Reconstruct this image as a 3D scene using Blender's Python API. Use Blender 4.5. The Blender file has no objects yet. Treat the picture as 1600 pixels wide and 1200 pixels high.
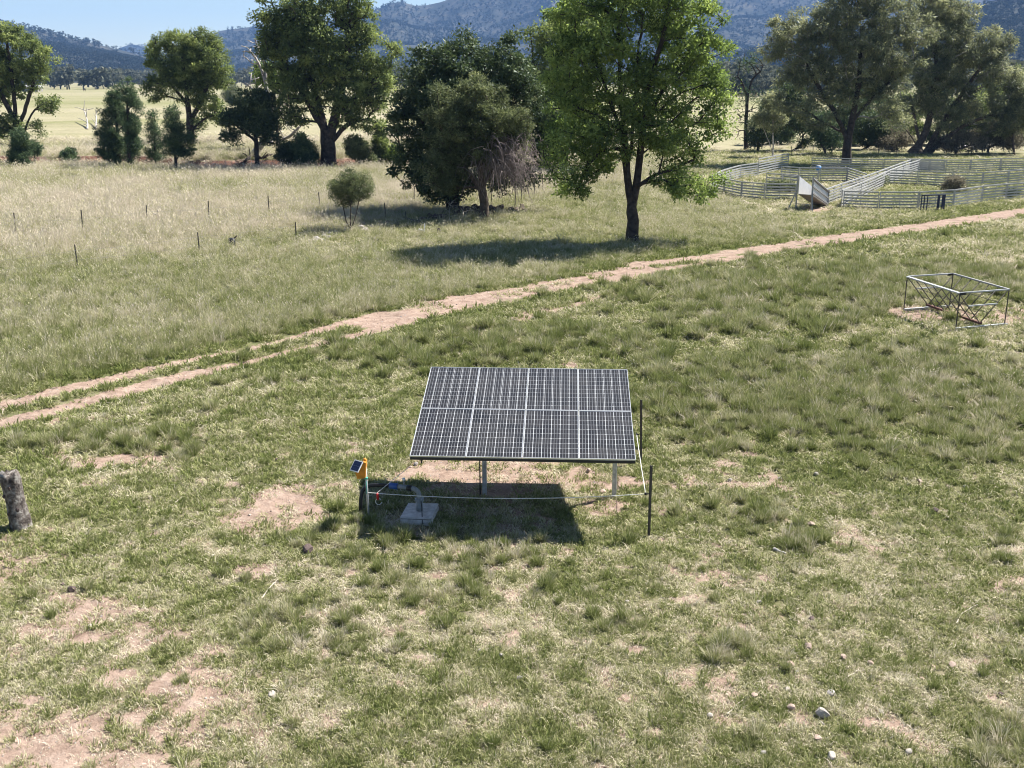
import bpy, bmesh, math, random
import numpy as np
from mathutils import Vector, Matrix, Quaternion
random.seed(7); RNG = np.random.default_rng(7)
S = bpy.context.scene
COL = S.collection
R = math.radians

# ------------------------------------------------------------------ camera, sky, sun, exposure
F, HZ, CAMH = 1650.0, 118.0, 7.89            # focal length in pixels of the 1600 wide picture, horizon row, height
PITCH = math.atan((600 - HZ) / F)
cam = bpy.data.cameras.new('camera'); cam.sensor_width = 36; cam.lens = 36 * F / 1600
cam.clip_start = 0.1; cam.clip_end = 30000
camo = bpy.data.objects.new('camera', cam); COL.objects.link(camo)
camo.location = (0, 0, CAMH); camo.rotation_euler = (math.pi / 2 - PITCH, 0, 0)
S.camera = camo
SUN_AZ, SUN_EL = R(31.8), R(51.7)            # measured from +x towards +y
W = bpy.data.worlds.new('World'); S.world = W; W.use_nodes = True
nt = W.node_tree; nt.nodes.clear()
sky = nt.nodes.new('ShaderNodeTexSky'); sky.sky_type = 'NISHITA'; sky.sun_disc = False
sky.sun_elevation = SUN_EL; sky.sun_rotation = math.pi / 2 - SUN_AZ
sky.altitude = 1200; sky.air_density = 1.0; sky.dust_density = 0.1; sky.ozone_density = 0.6
bg = nt.nodes.new('ShaderNodeBackground'); bg.inputs[1].default_value = 0.051
wo = nt.nodes.new('ShaderNodeOutputWorld')
nt.links.new(sky.outputs[0], bg.inputs[0]); nt.links.new(bg.outputs[0], wo.inputs[0])
sl = bpy.data.lights.new('sun', 'SUN'); sl.energy = 5.0; sl.angle = R(0.53); sl.color = (1.0, 0.955, 0.88)
so = bpy.data.objects.new('sun', sl); COL.objects.link(so)
LD = Vector((-math.cos(SUN_EL) * math.cos(SUN_AZ), -math.cos(SUN_EL) * math.sin(SUN_AZ), -math.sin(SUN_EL)))
so.rotation_euler = LD.to_track_quat('-Z', 'Y').to_euler()
so.location = (30, 20, 60)
S.view_settings.view_transform = 'Standard'; S.view_settings.look = 'None'
S.view_settings.exposure = 1.33; S.view_settings.gamma = 1.0
try: S.view_settings.use_curve_mapping = False
except Exception: pass
S.cycles.max_bounces = 4; S.cycles.diffuse_bounces = 2; S.cycles.transmission_bounces = 3; S.cycles.use_adaptive_sampling = True; S.cycles.adaptive_threshold = 0.006
S.cycles.transparent_max_bounces = 8; S.cycles.volume_bounces = 0
S.cycles.use_denoising = True; S.cycles.pixel_filter_type = 'BLACKMAN_HARRIS'; S.cycles.filter_width = 1.05

# ------------------------------------------------------------------ picture <-> place
CP, SP = math.cos(PITCH), math.sin(PITCH)
def ray(u, v):
    a, b = (u - 800) / F, (600 - v) / F
    return (a, CP + b * SP, -SP + b * CP)
def gnd(u, v, z=0.0):
    d = ray(u, v); t = (z - CAMH) / d[2]
    return Vector((t * d[0], t * d[1], z))
def atY(u, v, Y):
    d = ray(u, v); t = Y / d[1]
    return Vector((t * d[0], Y, CAMH + t * d[2]))
def depth(p): return p[1] * CP - (p[2] - CAMH) * SP
def proj(x, y, z=0.0):
    zz = z - CAMH; D = np.maximum(y * CP - zz * SP, 0.5); U = y * SP + zz * CP
    return 800 + F * x / D, 600 - F * U / D

# ------------------------------------------------------------------ noise
def _h(ix, iy, s):
    n = (ix.astype(np.int64) * 374761393 + iy.astype(np.int64) * 668265263 + s * 1442695041) & 0xffffffff
    n = ((n ^ (n >> 13)) * 1274126177) & 0xffffffff
    n = ((n ^ (n >> 16)) * 2246822519) & 0xffffffff
    return ((n ^ (n >> 15)) & 0xffff) / 65535.0
def vnoise(x, y, s=0):
    ix, iy = np.floor(x), np.floor(y); fx, fy = x - ix, y - iy
    fx = fx * fx * (3 - 2 * fx); fy = fy * fy * (3 - 2 * fy)
    a, b = _h(ix, iy, s), _h(ix + 1, iy, s); c, d = _h(ix, iy + 1, s), _h(ix + 1, iy + 1, s)
    return (a * (1 - fx) + b * fx) * (1 - fy) + (c * (1 - fx) + d * fx) * fy
def fbm(x, y, size, octv=4, s=0):
    x = np.asarray(x, float) / size; y = np.asarray(y, float) / size
    r, a, t = 0, 1.0, 0
    for o in range(octv):
        r = r + a * vnoise(x + 17.3 * o, y - 9.1 * o, s + 31 * o); t += a; a *= 0.55
        x, y = (x * 1.62 - y * 1.18), (x * 1.18 + y * 1.62)
    return r / t
def sst(a, b, x):
    t = np.clip((x - a) / (b - a), 0, 1); return t * t * (3 - 2 * t)

# ------------------------------------------------------------------ objects, tags, materials
def link(name, me, parent=None, mat=None):
    o = bpy.data.objects.new(name, me); COL.objects.link(o)
    if parent is not None: o.parent = parent
    if mat is not None and me is not None and not me.materials: me.materials.append(mat)
    return o
def tag(o, label=None, cat=None, group=None, kind=None):
    if label: o['label'] = label
    if cat: o['category'] = cat
    if group: o['group'] = group
    if kind: o['kind'] = kind
    return o
def empty(name, loc, label, cat, group=None, rz=0.0):
    o = bpy.data.objects.new(name, None); COL.objects.link(o)
    o.location = loc; o.rotation_euler = (0, 0, rz); o.empty_display_size = 0.3
    return tag(o, label, cat, group)

def mat(name, rough=0.9, metal=0.0, spec=0.3):
    m = bpy.data.materials.new(name); m.use_nodes = True
    b = m.node_tree.nodes['Principled BSDF']
    b.inputs['Roughness'].default_value = rough; b.inputs['Metallic'].default_value = metal
    b.inputs['Specular IOR Level'].default_value = spec
    return m, m.node_tree, b
def N(t, typ, **kw):
    n = t.nodes.new(typ)
    for k, v in kw.items(): setattr(n, k, v)
    return n
def ramp(t, fac, stops, interp='LINEAR'):
    r = N(t, 'ShaderNodeValToRGB'); cr = r.color_ramp; cr.interpolation = interp
    while len(cr.elements) < len(stops): cr.elements.new(0.5)
    for e, (p, c) in zip(cr.elements, stops): e.position = p; e.color = (*c, 1)
    t.links.new(fac, r.inputs[0]); return r.outputs[0]
def noise_node(t, scale, detail=4, coord=None, rough=0.6):
    n = N(t, 'ShaderNodeTexNoise'); n.inputs['Scale'].default_value = scale
    n.inputs['Detail'].default_value = detail; n.inputs['Roughness'].default_value = rough
    if coord is not None: t.links.new(coord, n.inputs['Vector'])
    return n.outputs['Fac']
def coords(t, which='Object'): return N(t, 'ShaderNodeTexCoord').outputs[which]
def bump(t, b, h, strength, dist):
    n = N(t, 'ShaderNodeBump'); n.inputs['Strength'].default_value = strength; n.inputs['Distance'].default_value = dist
    t.links.new(h, n.inputs['Height']); t.links.new(n.outputs[0], b.inputs['Normal'])
def speckled(name, c1, c2, scale=8, rough=0.85, metal=0.0, bumps=0.0, c3=None, spec=0.3, lo=0.35, hi=0.65, which='Object'):
    m, t, b = mat(name, rough, metal, spec)
    co = coords(t, which); f = noise_node(t, scale, 6, co)
    st = [(lo, c1), (hi, c2)] if c3 is None else [(lo, c1), (0.5 * (lo + hi), c2), (hi, c3)]
    t.links.new(ramp(t, f, st), b.inputs['Base Color'])
    if bumps: bump(t, b, noise_node(t, scale * 3, 5, co), 0.6, bumps)
    return m
def plain(name, c, rough=0.6, metal=0.0, spec=0.4): 
    return speckled(name, tuple(x * 0.86 for x in c), tuple(min(1, x * 1.1) for x in c), 14, rough, metal, 0, None, spec)

M = {}
M['galv'] = speckled('galvanised_steel', (.34, .35, .36), (.55, .56, .57), 9, .5, .55)
M['galvdull'] = speckled('dull_galvanised_steel', (.24, .24, .24), (.36, .36, .36), 9, .6, .35)
M['steel_dark'] = speckled('weathered_dark_steel', (.06, .056, .052), (.13, .115, .10), 20, .7, .4)
M['rail'] = speckled('weathered_yard_rail', (.27, .27, .265), (.46, .46, .45), 3, .55, .15, which='Generated')
M['rust'] = speckled('rusty_beam', (.09, .045, .035), (.16, .08, .06), 12, .8, .2)
M['alu'] = speckled('module_frame_aluminium', (.62, .63, .64), (.74, .75, .76), 6, .38, .6)
M['blackframe'] = plain('dark_frame_edge', (.02, .02, .022), .5)
M['orange'] = plain('orange_plastic', (.60, .235, .02), .45)
M['black'] = plain('black_plastic', (.015, .015, .016), .45)
M['blue'] = plain('blue_plastic', (.03, .09, .30), .45)
M['drumblue'] = plain('drum_blue_plastic', (.03, .20, .50), .4)
M['navy'] = plain('navy_painted_steel', (.012, .018, .055), .45)
M['red'] = plain('red_plastic', (.5, .02, .015), .4)
M['white'] = plain('white_plastic', (.75, .75, .73), .5)
M['teal'] = plain('teal_plastic', (.05, .35, .27), .5)
M['pvc'] = speckled('grey_pvc', (.17, .19, .20), (.27, .30, .31), 12, .5)
M['rope'] = speckled('white_poly_rope', (.62, .61, .58), (.78, .77, .74), 60, .8)
M['concrete'] = speckled('weathered_concrete', (.44, .41, .38), (.66, .63, .59), 9, .95, 0, .01)
M['post'] = speckled('weathered_timber', (.035, .028, .025), (.13, .11, .097), 9, .95, 0, .03, (.31, .29, .265))
M['stone'] = speckled('pinkish_stone', (.32, .23, .18), (.50, .39, .33), 14, .95, 0, .006)
M['stone_pale'] = speckled('pale_stone', (.27, .235, .205), (.50, .455, .40), 14, .95, 0, .006)
M['stone_grey'] = speckled('grey_stone', (.22, .20, .19), (.42, .39, .37), 14, .95, 0, .006)
M['stone_dark'] = speckled('dark_stone', (.06, .045, .042), (.15, .11, .10), 14, .95, 0, .006)
M['stick'] = speckled('bleached_stick', (.42, .36, .29), (.68, .62, .53), 20, .95)
M['bark_dark'] = speckled('dark_rough_bark', (.025, .02, .017), (.075, .06, .05), 3.5, .95, 0, .05)
M['bark_brown'] = speckled('brown_bark', (.05, .038, .03), (.13, .10, .08), 3.5, .95, 0, .05)
M['bark_pale'] = speckled('pale_grey_bark', (.17, .15, .135), (.46, .42, .38), 2.2, .9, 0, .03)
M['bark_white'] = speckled('bleached_dead_wood', (.24, .21, .19), (.50, .47, .43), 3, .9, 0, .03)
M['twig'] = speckled('grey_dead_twigs', (.13, .10, .10), (.30, .25, .24), 2.5, .95)
M['roof'] = speckled('pale_iron_roof', (.60, .60, .60), (.72, .72, .71), 1.5, .5, .2)
M['wallm'] = speckled('shed_wall', (.20, .18, .16), (.30, .28, .25), 1.5, .8)

def leafmat(name, dark, mid, light, trans=0.32, gloss=0.0):
    m = bpy.data.materials.new(name); m.use_nodes = True; t = m.node_tree; t.nodes.clear()
    at = N(t, 'ShaderNodeAttribute'); at.attribute_name = 'tint'
    c = ramp(t, at.outputs['Fac'], [(0.05, dark), (0.5, mid), (0.97, light)])
    d = N(t, 'ShaderNodeBsdfDiffuse'); tr = N(t, 'ShaderNodeBsdfTranslucent'); mx = N(t, 'ShaderNodeMixShader')
    hsv = N(t, 'ShaderNodeHueSaturation'); hsv.inputs['Saturation'].default_value = 1.0; hsv.inputs['Value'].default_value = 1.5
    t.links.new(c, d.inputs[0]); t.links.new(c, hsv.inputs['Color']); t.links.new(hsv.outputs[0], tr.inputs[0])
    mx.inputs[0].default_value = trans
    t.links.new(d.outputs[0], mx.inputs[1]); t.links.new(tr.outputs[0], mx.inputs[2])
    out = N(t, 'ShaderNodeOutputMaterial'); last = mx
    if gloss:
        g = N(t, 'ShaderNodeBsdfGlossy'); g.inputs['Roughness'].default_value = 0.55; g.inputs[0].default_value = (.9, .95, 1, 1)
        m2 = N(t, 'ShaderNodeMixShader'); m2.inputs[0].default_value = gloss
        t.links.new(mx.outputs[0], m2.inputs[1]); t.links.new(g.outputs[0], m2.inputs[2]); last = m2
    t.links.new(last.outputs[0], out.inputs[0])
    return m
M['lf_bright'] = leafmat('bright_green_leaf', (.052, .082, .020), (.155, .215, .050), (.37, .45, .125), .50, .02)
M['lf_dark'] = leafmat('dark_glossy_leaf', (.028, .046, .016), (.062, .092, .032), (.14, .175, .075), .24, .03)
M['lf_euc'] = leafmat('olive_gum_leaf', (.072, .084, .046), (.185, .202, .104), (.38, .38, .195), .42, .03)
M['lf_green'] = leafmat('mid_green_leaf', (.05, .072, .022), (.145, .185, .054), (.33, .375, .12), .45, .02)
M['lf_pine'] = leafmat('cypress_green', (0.033, 0.060, 0.030), (0.075, 0.117, 0.051), (0.165, 0.217, 0.090), .22, .02)
M['lf_olive'] = leafmat('soft_olive_leaf', (.055, .070, .030), (.118, .142, .060), (.25, .275, .12), .32, .02)
M['lf_scrub'] = leafmat('brown_grey_scrub', (.10, .09, .065), (.20, .18, .13), (.34, .31, .23), .25)
M['lf_belt'] = leafmat('far_belt_leaf', (.05, .06, .045), (.105, .115, .085), (.19, .195, .145), .2)
M['lf_far'] = leafmat('far_forest_leaf', (.022, .030, .027), (.045, .055, .047), (.09, .098, .080), .15)

# ------------------------------------------------------------------ lie of the land: track, bare patches, cover
def wpoly(pts): return np.array([tuple(gnd(u, v))[:2] for u, v in pts])
def dpoly(x, y, P, wid=None):
    """distance to polyline; with per-point half widths returns distance / half width"""
    best = np.full(x.shape, 1e9)
    for i in range(len(P) - 1):
        a, b = P[i], P[i + 1]; d = b - a; L2 = d @ d
        t = np.clip(((x - a[0]) * d[0] + (y - a[1]) * d[1]) / L2, 0, 1)
        q = np.hypot(x - a[0] - t * d[0], y - a[1] - t * d[1])
        if wid is not None: q = q / (wid[i] + (wid[i + 1] - wid[i]) * t)
        best = np.minimum(best, q)
    return best
RUT_FAR = wpoly([(-330, 722), (-150, 675), (0, 636), (97, 610), (174, 593), (217, 581), (271, 571), (329, 556), (388, 544), (446, 531), (484, 520), (515, 512), (550, 503), (600, 493)])
RUT_FAR_W = 1.3 * np.array([.26, .26, .25, .26, .27, .25, .2, .15, .14, .17, .2, .22, .26, .4])
RUT_NEAR = wpoly([(-330, 752), (-150, 704), (0, 661), (58, 647), (116, 632), (186, 614), (233, 601), (291, 587), (349, 574), (407, 560), (465, 545), (523, 531), (581, 517), (630, 504)])
RUT_NEAR_W = 1.3 * np.array([.27, .27, .27, .27, .27, .3, .33, .28, .18, .15, .15, .17, .22, .4])
ROAD = wpoly([(560, 509), (600, 503), (645, 492), (700, 476), (773, 466), (831, 455), (905, 440), (950, 430), (1000, 421)])
ROAD_W = 1.22 * np.array([.25, .6, .78, .85, .85, .78, .78, .75, .7])
ROAD_B = wpoly([(990, 415), (1100, 402), (1200, 386), (1300, 371), (1400, 358), (1500, 343), (1600, 328), (1750, 309), (2000, 285)])
ROAD_C = wpoly([(960, 436), (1050, 420), (1110, 411), (1200, 395), (1300, 379), (1400, 364.5), (1500, 350), (1600, 335), (1750, 315), (2000, 291)])
SIDE = wpoly([(800, 500), (834, 489), (897, 478), (975, 455), (1006, 440)])
ALLTRACK = wpoly([(-330, 735), (0, 648), (300, 575), (620, 503), (900, 441), (1100, 407), (1300, 375), (1600, 331), (2000, 288)])
BARE = [  # picture centre, picture half sizes, strength
 (455, 790, 58, 28, 1.25), (412, 818, 52, 20, 1.0), (402, 892, 36, 14, 1.1), (165, 718, 85, 13, .62), (735, 524, 24, 8, .9), (892, 571, 18, 5, .8),
 (800, 744, 150, 27, 1.2), (690, 740, 70, 20, 1.0), (945, 792, 45, 14, .9), (890, 752, 95, 18, 1.2), (1580, 914, 40, 16, .85), (720, 800, 60, 20, .35),
 (1455, 492, 75, 16, .95), (1590, 492, 40, 14, .85), (1400, 468, 30, 8, .5), (1285, 327, 24, 6, .9), (60, 1150, 190, 60, .5), (120, 955, 110, 35, .5),
 (20, 900, 70, 70, .45), (230, 990, 90, 25, .5), (400, 1060, 120, 30, .4), (620, 1040, 60, 20, .35), (1010, 700, 40, 12, .3), (1500, 960, 60, 20, .3),
 (640, 360, 80, 10, .3), (530, 378, 40, 8, .5), (1100, 690, 50, 18, .3), (1180, 960, 60, 20, .35), (860, 1010, 80, 20, .3), (700, 1130, 120, 25, .3)]
TUS = [(1330, 450, 330, 36, 1.0), (1180, 500, 160, 26, .7), (860, 535, 220, 22, .65), (690, 560, 140, 26, .4), (1330, 630, 300, 75, .95), (1550, 680, 90, 50, 1.0), (1090, 620, 110, 60, .8),
 (160, 690, 120, 20, .75), (275, 702, 55, 18, .85), (470, 965, 110, 45, .55), (765, 868, 70, 24, .75), (560, 845, 70, 26, .5), (690, 905, 190, 40, .45), (1243, 853, 34, 18, 1.0),
 (1140, 1022, 34, 22, .9), (1575, 1160, 50, 34, .8), (420, 600, 110, 12, .2), (590, 552, 90, 10, .3), (1160, 800, 60, 30, .6), (1570, 860, 24, 24, .9), (1330, 960, 30, 16, .6), (1170, 1150, 30, 20, .6),
 (650, 845, 160, 16, .6), (790, 750, 26, 16, .9), (1030, 790, 30, 18, .4), (960, 975, 60, 20, .3), (560, 1010, 60, 30, .3)]
def blobs(u, v, L, x, y, s):
    j = (fbm(x, y, .9, 4, s) - .5) * 3.2
    r = np.zeros(u.shape)
    for cu, cv, ru, rv, w in L:
        q = ((u - cu) / ru) ** 2 + ((v - cv) / rv) ** 2
        r = np.maximum(r, w * sst(1.6, .35, q + j * 1.1))
    return r
FENCE_LINE = wpoly([(-300, 470), (-60, 437), (122, 415), (312, 395), (463, 374), (603, 346), (711, 322), (805, 322), (900, 312), (1100, 296)])
FENCE_REAR = wpoly([(-200, 392), (22, 370), (128, 365), (230, 350), (326, 347), (421, 336), (575, 320)])
def side_of(x, y, P):   # metres beyond (further away than) a left-to-right polyline
    yy = np.interp(x, P[:, 0], P[:, 1]); return y - yy
def fields(x, y):
    u, v = proj(x, y)
    n1 = fbm(x, y, 1.6, 4, 3); n2 = fbm(x, y, .45, 3, 5); n3 = fbm(x, y, 7.0, 3, 9)
    edge = (fbm(x, y, .5, 4, 11) - .5); n4 = fbm(x, y, .22, 2, 7)
    e2 = edge * 1.1
    soil = sst(1.15, .8, dpoly(x, y, RUT_FAR, RUT_FAR_W) + edge * .6)
    soil = np.maximum(soil, sst(1.15, .8, dpoly(x, y, RUT_NEAR, RUT_NEAR_W) + edge * .6))
    soil = np.maximum(soil, sst(1.2, .75, dpoly(x, y, ROAD, ROAD_W) + edge * 1.4) * (1 - .6 * sst(.54, .66, n1 * .6 + n2 * .4)))
    soil = np.maximum(soil, sst(1.3, .7, dpoly(x, y, ROAD_B) / .50 + e2 * 1.4))
    soil = np.maximum(soil, .95 * sst(1.3, .7, dpoly(x, y, ROAD_C) / .42 + e2 * 1.6))
    soil = np.maximum(soil, .75 * sst(1.3, .6, dpoly(x, y, SIDE) / .40 + edge * 2.2))
    med = 1 - .85 * sst(.42, .12, dpoly(x, y, ROAD, ROAD_W) + edge * 1.2) * sst(.40, .55, n1)
    track = soil
    wide = .06 + .0025 * np.maximum(y, 0)
    clear = np.zeros(x.shape)
    for Pl, Wl in ((RUT_FAR, RUT_FAR_W), (RUT_NEAR, RUT_NEAR_W), (ROAD, ROAD_W * .85)): clear = np.maximum(clear, sst(1.15, .9, dpoly(x, y, Pl, Wl + .10) + edge * .55) * (med if Pl is ROAD else 1))
    for Pl, wl in ((ROAD_B, .44), (ROAD_C, .34)): clear = np.maximum(clear, sst(1.15, .9, dpoly(x, y, Pl) / (wl + wide) + edge * .35))
    near = sst(70, 30, y)
    bare = blobs(u, v, BARE, x, y, 21)
    bl = sst(760, 60, u) * sst(760, 980, v) * sst(.44, .60, n1 * .45 + n2 * .35 + n4 * .2) * .86
    gen = sst(.55, .68, n1 * .30 + n2 * .40 + n4 * .30) * .8 * near * sst(540, 700, v)
    soil = np.maximum(soil, np.maximum(bare, np.maximum(bl, gen)))
    tr = side_of(x, y, ALLTRACK)                      # >0: beyond the track
    fe = side_of(x, y, FENCE_LINE) + (n3 - .5) * 6
    beyond = sst(1.2, 3.5, tr + edge * 2.0)
    pad = sst(-3, 9, fe) * sst(20, -6, x - 4 + (n3 - .5) * 10)           # straw paddock on the left
    yard = sst(13, 16, x) * sst(54, 58, y)
    tus = blobs(u, v, TUS, x, y, 23) * sst(.30, .62, n2 * .6 + n1 * .4 + .08)
    shade_lawn = np.exp(-(((x - 3) / 9) ** 2 + ((y - 49) / 5) ** 2))
    tall = np.clip(np.maximum(tus, beyond * (.80 + .3 * (n1 - .5)) * (1 - .55 * shade_lawn) * (1 - .65 * yard)), 0, 1)
    tall = np.maximum(tall, pad)
    tall *= (1 - .9 * sst(.2, .6, track)) * sst(.0, .45, np.abs(tr) / 1.8 - .55)
    tall = np.where(y > 100, tall * .7, tall)
    dry = .375 + (n1 - .5) * .36 + (n2 - .5) * .60 + (n3 - .5) * .36 + (n4 - .5) * .65
    dry = dry - .05 * beyond + (.30 + .55 * (n3 - .5)) * pad + .04 * yard + .07 * tus - .16 * np.exp(-((np.abs(tr) - 1.6) / 1.1) ** 2)
    dry = dry + .22 * sst(700, 0, u) * sst(800, 1000, v)
    # far paddocks: pale strips and greener strips lying across the view
    ln = np.log(np.maximum(y, 1)) * 9
    far = sst(100, 130, y)
    strips = vnoise(ln * .9, x / 400.0, 77) * .7 + vnoise(ln * 2.7 + 5, x / 150.0, 78) * .45
    dry = dry * (1 - far) + far * (.60 + .6 * (strips - .5) + .2 * (n3 - .5))
    soil = np.where(y > 105, soil * 0, soil)
    # eroded creek bank on the left
    bk = bank_d(x, y)
    cut = sst(1.2, .5, np.abs(bk - .4)) * bankw(x) * sst(.30, .45, fbm(x, y, 3.0, 3, 41))
    soil = np.maximum(soil, cut)
    return dict(far=far, gap2=fbm(x, y, 1.1, 3, 97), gap=fbm(x, y, .30, 2, 95) * .75 + .25 * n2, soil=np.clip(soil, 0, 1), tall=np.clip(tall, 0, 1), dry=np.clip(dry, 0, 1), bank=cut, track=track, clear=clear, pad=pad, beyond=beyond, yard=yard, u=u, v=v, tus=tus)
def bank_d(x, y): return y - (97.5 + 2.2 * np.sin(x * .11 + .6) + 1.3 * np.sin(x * .31) + (fbm(x, y * 0, 2.0, 2, 51) - .5) * 1.6)
def bankw(x): return sst(2, -6, x) * sst(-90, -60, x)
def hz(x, y):
    x = np.asarray(x, float); y = np.asarray(y, float)
    z = (fbm(x, y, 3.2, 3, 61) - .5) * .10 + (fbm(x, y, .8, 2, 63) - .5) * .05 * sst(90, 40, y)
    near = np.exp(-((x - .3) ** 2 + (y - 18.5) ** 2) / 30); z = z * (1 - .7 * near)
    d1 = np.minimum(dpoly(x, y, RUT_FAR, RUT_FAR_W), dpoly(x, y, RUT_NEAR, RUT_NEAR_W))
    z = z - .05 * sst(1.4, .5, d1)
    b = bank_d(x, y); w = bankw(x)
    z = z + w * (-.35 * np.exp(-((b + 1.2) / 1.2) ** 2) + .62 * sst(-.1, .75, b))
    z = z + .25 * sst(60, 120, y) * (fbm(x, y, 30, 2, 65) - .5) * 2
    return z
def hz1(x, y): return float(hz(np.array([x]), np.array([y]))[0])

def mesh_np(name, V, F4=None, F3=None, attrs=None, smooth=False):
    me = bpy.data.meshes.new(name); me.vertices.add(len(V)); me.vertices.foreach_set('co', np.ascontiguousarray(V, dtype=np.float32).ravel())
    n4 = 0 if F4 is None else len(F4); n3 = 0 if F3 is None else len(F3)
    if n4 + n3:
        li = np.concatenate([a.ravel() for a in (F4, F3) if a is not None and len(a)]).astype(np.int32)
        me.loops.add(len(li)); me.loops.foreach_set('vertex_index', li)
        me.polygons.add(n4 + n3)
        st = np.concatenate([np.arange(n4) * 4, n4 * 4 + np.arange(n3) * 3]).astype(np.int32)
        me.polygons.foreach_set('loop_start', st)
        if smooth: me.polygons.foreach_set('use_smooth', np.ones(n4 + n3, dtype=bool))
    for k, a in (attrs or {}).items():
        if a.ndim == 1:
            at = me.attributes.new(k, 'FLOAT', 'POINT'); at.data.foreach_set('value', a.astype(np.float32))
        else:
            at = me.attributes.new(k, 'FLOAT_VECTOR', 'POINT'); at.data.foreach_set('vector', a.astype(np.float32).ravel())
    me.update(calc_edges=True); me.validate(); return me
def grid_faces(nr, nc, wrap=False):
    i = np.arange(nr - 1)[:, None]; j = np.arange(nc - (0 if wrap else 1))[None, :]
    a = i * nc + j; b = i * nc + (j + 1) % nc
    return np.stack([a, b, b + nc, a + nc], -1).reshape(-1, 4)

# ------------------------------------------------------------------ the ground, one sheet to the horizon
def ground_material():
    m, t, b = mat('pasture_ground', 1.0, 0, .08)
    P = N(t, 'ShaderNodeNewGeometry').outputs['Position']
    def A(n): a = N(t, 'ShaderNodeAttribute'); a.attribute_name = n; return a.outputs['Fac']
    def math_(op, a, b_, clamp=False):
        n = N(t, 'ShaderNodeMath'); n.operation = op; n.use_clamp = clamp
        for i, q in enumerate((a, b_)):
            if isinstance(q, (int, float)): n.inputs[i].default_value = q
            else: t.links.new(q, n.inputs[i])
        return n.outputs[0]
    fine = noise_node(t, 14, 6, P, .7); mid = noise_node(t, 3.2, 5, P); far = noise_node(t, .12, 6, P, .65)
    d = math_('ADD', A('dry'), math_('MULTIPLY', math_('SUBTRACT', fine, .5), .9))
    d = math_('ADD', d, math_('MULTIPLY', math_('SUBTRACT', far, .5), .5), True)
    grass = ramp(t, d, [(0.0, (.10, .11, .045)), (.35, (.155, .15, .078)), (.62, (.225, .195, .135)), (1.0, (.31, .255, .20))])
    gold = ramp(t, d, [(0.0, (.11, .135, .05)), (.4, (.20, .20, .095)), (.7, (.265, .245, .15)), (1.0, (.33, .295, .205))])
    mg = N(t, 'ShaderNodeMixRGB'); t.links.new(A('far'), mg.inputs[0]); t.links.new(grass, mg.inputs[1]); t.links.new(gold, mg.inputs[2]); grass = mg.outputs[0]
    soilc = ramp(t, math_('ADD', math_('MULTIPLY', mid, .6), math_('MULTIPLY', fine, .4)), [(.32, (.17, .115, .088)), (.5, (.29, .212, .168)), (.68, (.38, .30, .25))])
    bankc = ramp(t, mid, [(.35, (.09, .045, .032)), (.65, (.19, .105, .075))])
    s = math_('ADD', A('soil'), math_('MULTIPLY', math_('SUBTRACT', fine, .5), 1.1))
    sm = N(t, 'ShaderNodeMapRange'); sm.interpolation_type = 'SMOOTHSTEP'; sm.inputs[1].default_value = .24; sm.inputs[2].default_value = .52
    t.links.new(s, sm.inputs[0])
    mx = N(t, 'ShaderNodeMixRGB'); t.links.new(sm.outputs[0], mx.inputs[0]); t.links.new(grass, mx.inputs[1]); t.links.new(soilc, mx.inputs[2])
    m2 = N(t, 'ShaderNodeMixRGB'); t.links.new(A('bank'), m2.inputs[0]); t.links.new(mx.outputs[0], m2.inputs[1]); t.links.new(bankc, m2.inputs[2])
    t.links.new(m2.outputs[0], b.inputs['Base Color'])
    h = math_('ADD', math_('MULTIPLY', fine, .05), math_('MULTIPLY', far, 1.2))
    bump(t, b, h, .7, 1.0)
    return m
def build_ground():
    r = [2.0]
    while r[-1] < 6300:
        q = r[-1]; r.append(q * (1.05 if q < 9 else 1.0042 if q < 66 else 1.009 if q < 130 else 1.03 if q < 900 else 1.08))
    r = np.array(r)
    a = np.concatenate([np.linspace(-R(36), R(36), 400), np.linspace(R(36), R(324), 50)[1:-1]])
    x = r[:, None] * np.sin(a)[None, :]; y = r[:, None] * np.cos(a)[None, :]
    sh = x.shape; x, y = x.ravel(), y.ravel()
    fl = fields(x, y); z = hz(x, y)
    V = np.stack([x, y, z], 1); F4 = grid_faces(sh[0], sh[1], True)[:, ::-1]
    V = np.vstack([V, [[0, 0, 0]]]); c = len(V) - 1; nc = sh[1]
    F3 = np.stack([np.full(nc, c), (np.arange(nc) + 1) % nc, np.arange(nc)], 1)
    ex = lambda q: np.append(q, q[0])
    me = mesh_np('ground', V, F4, F3, dict(soil=ex(fl['soil']), dry=ex(fl['dry']), bank=ex(fl['bank']), far=ex(fl['far'])), True)
    tag(link('ground', me, None, ground_material()), kind='structure')
build_ground()

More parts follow.
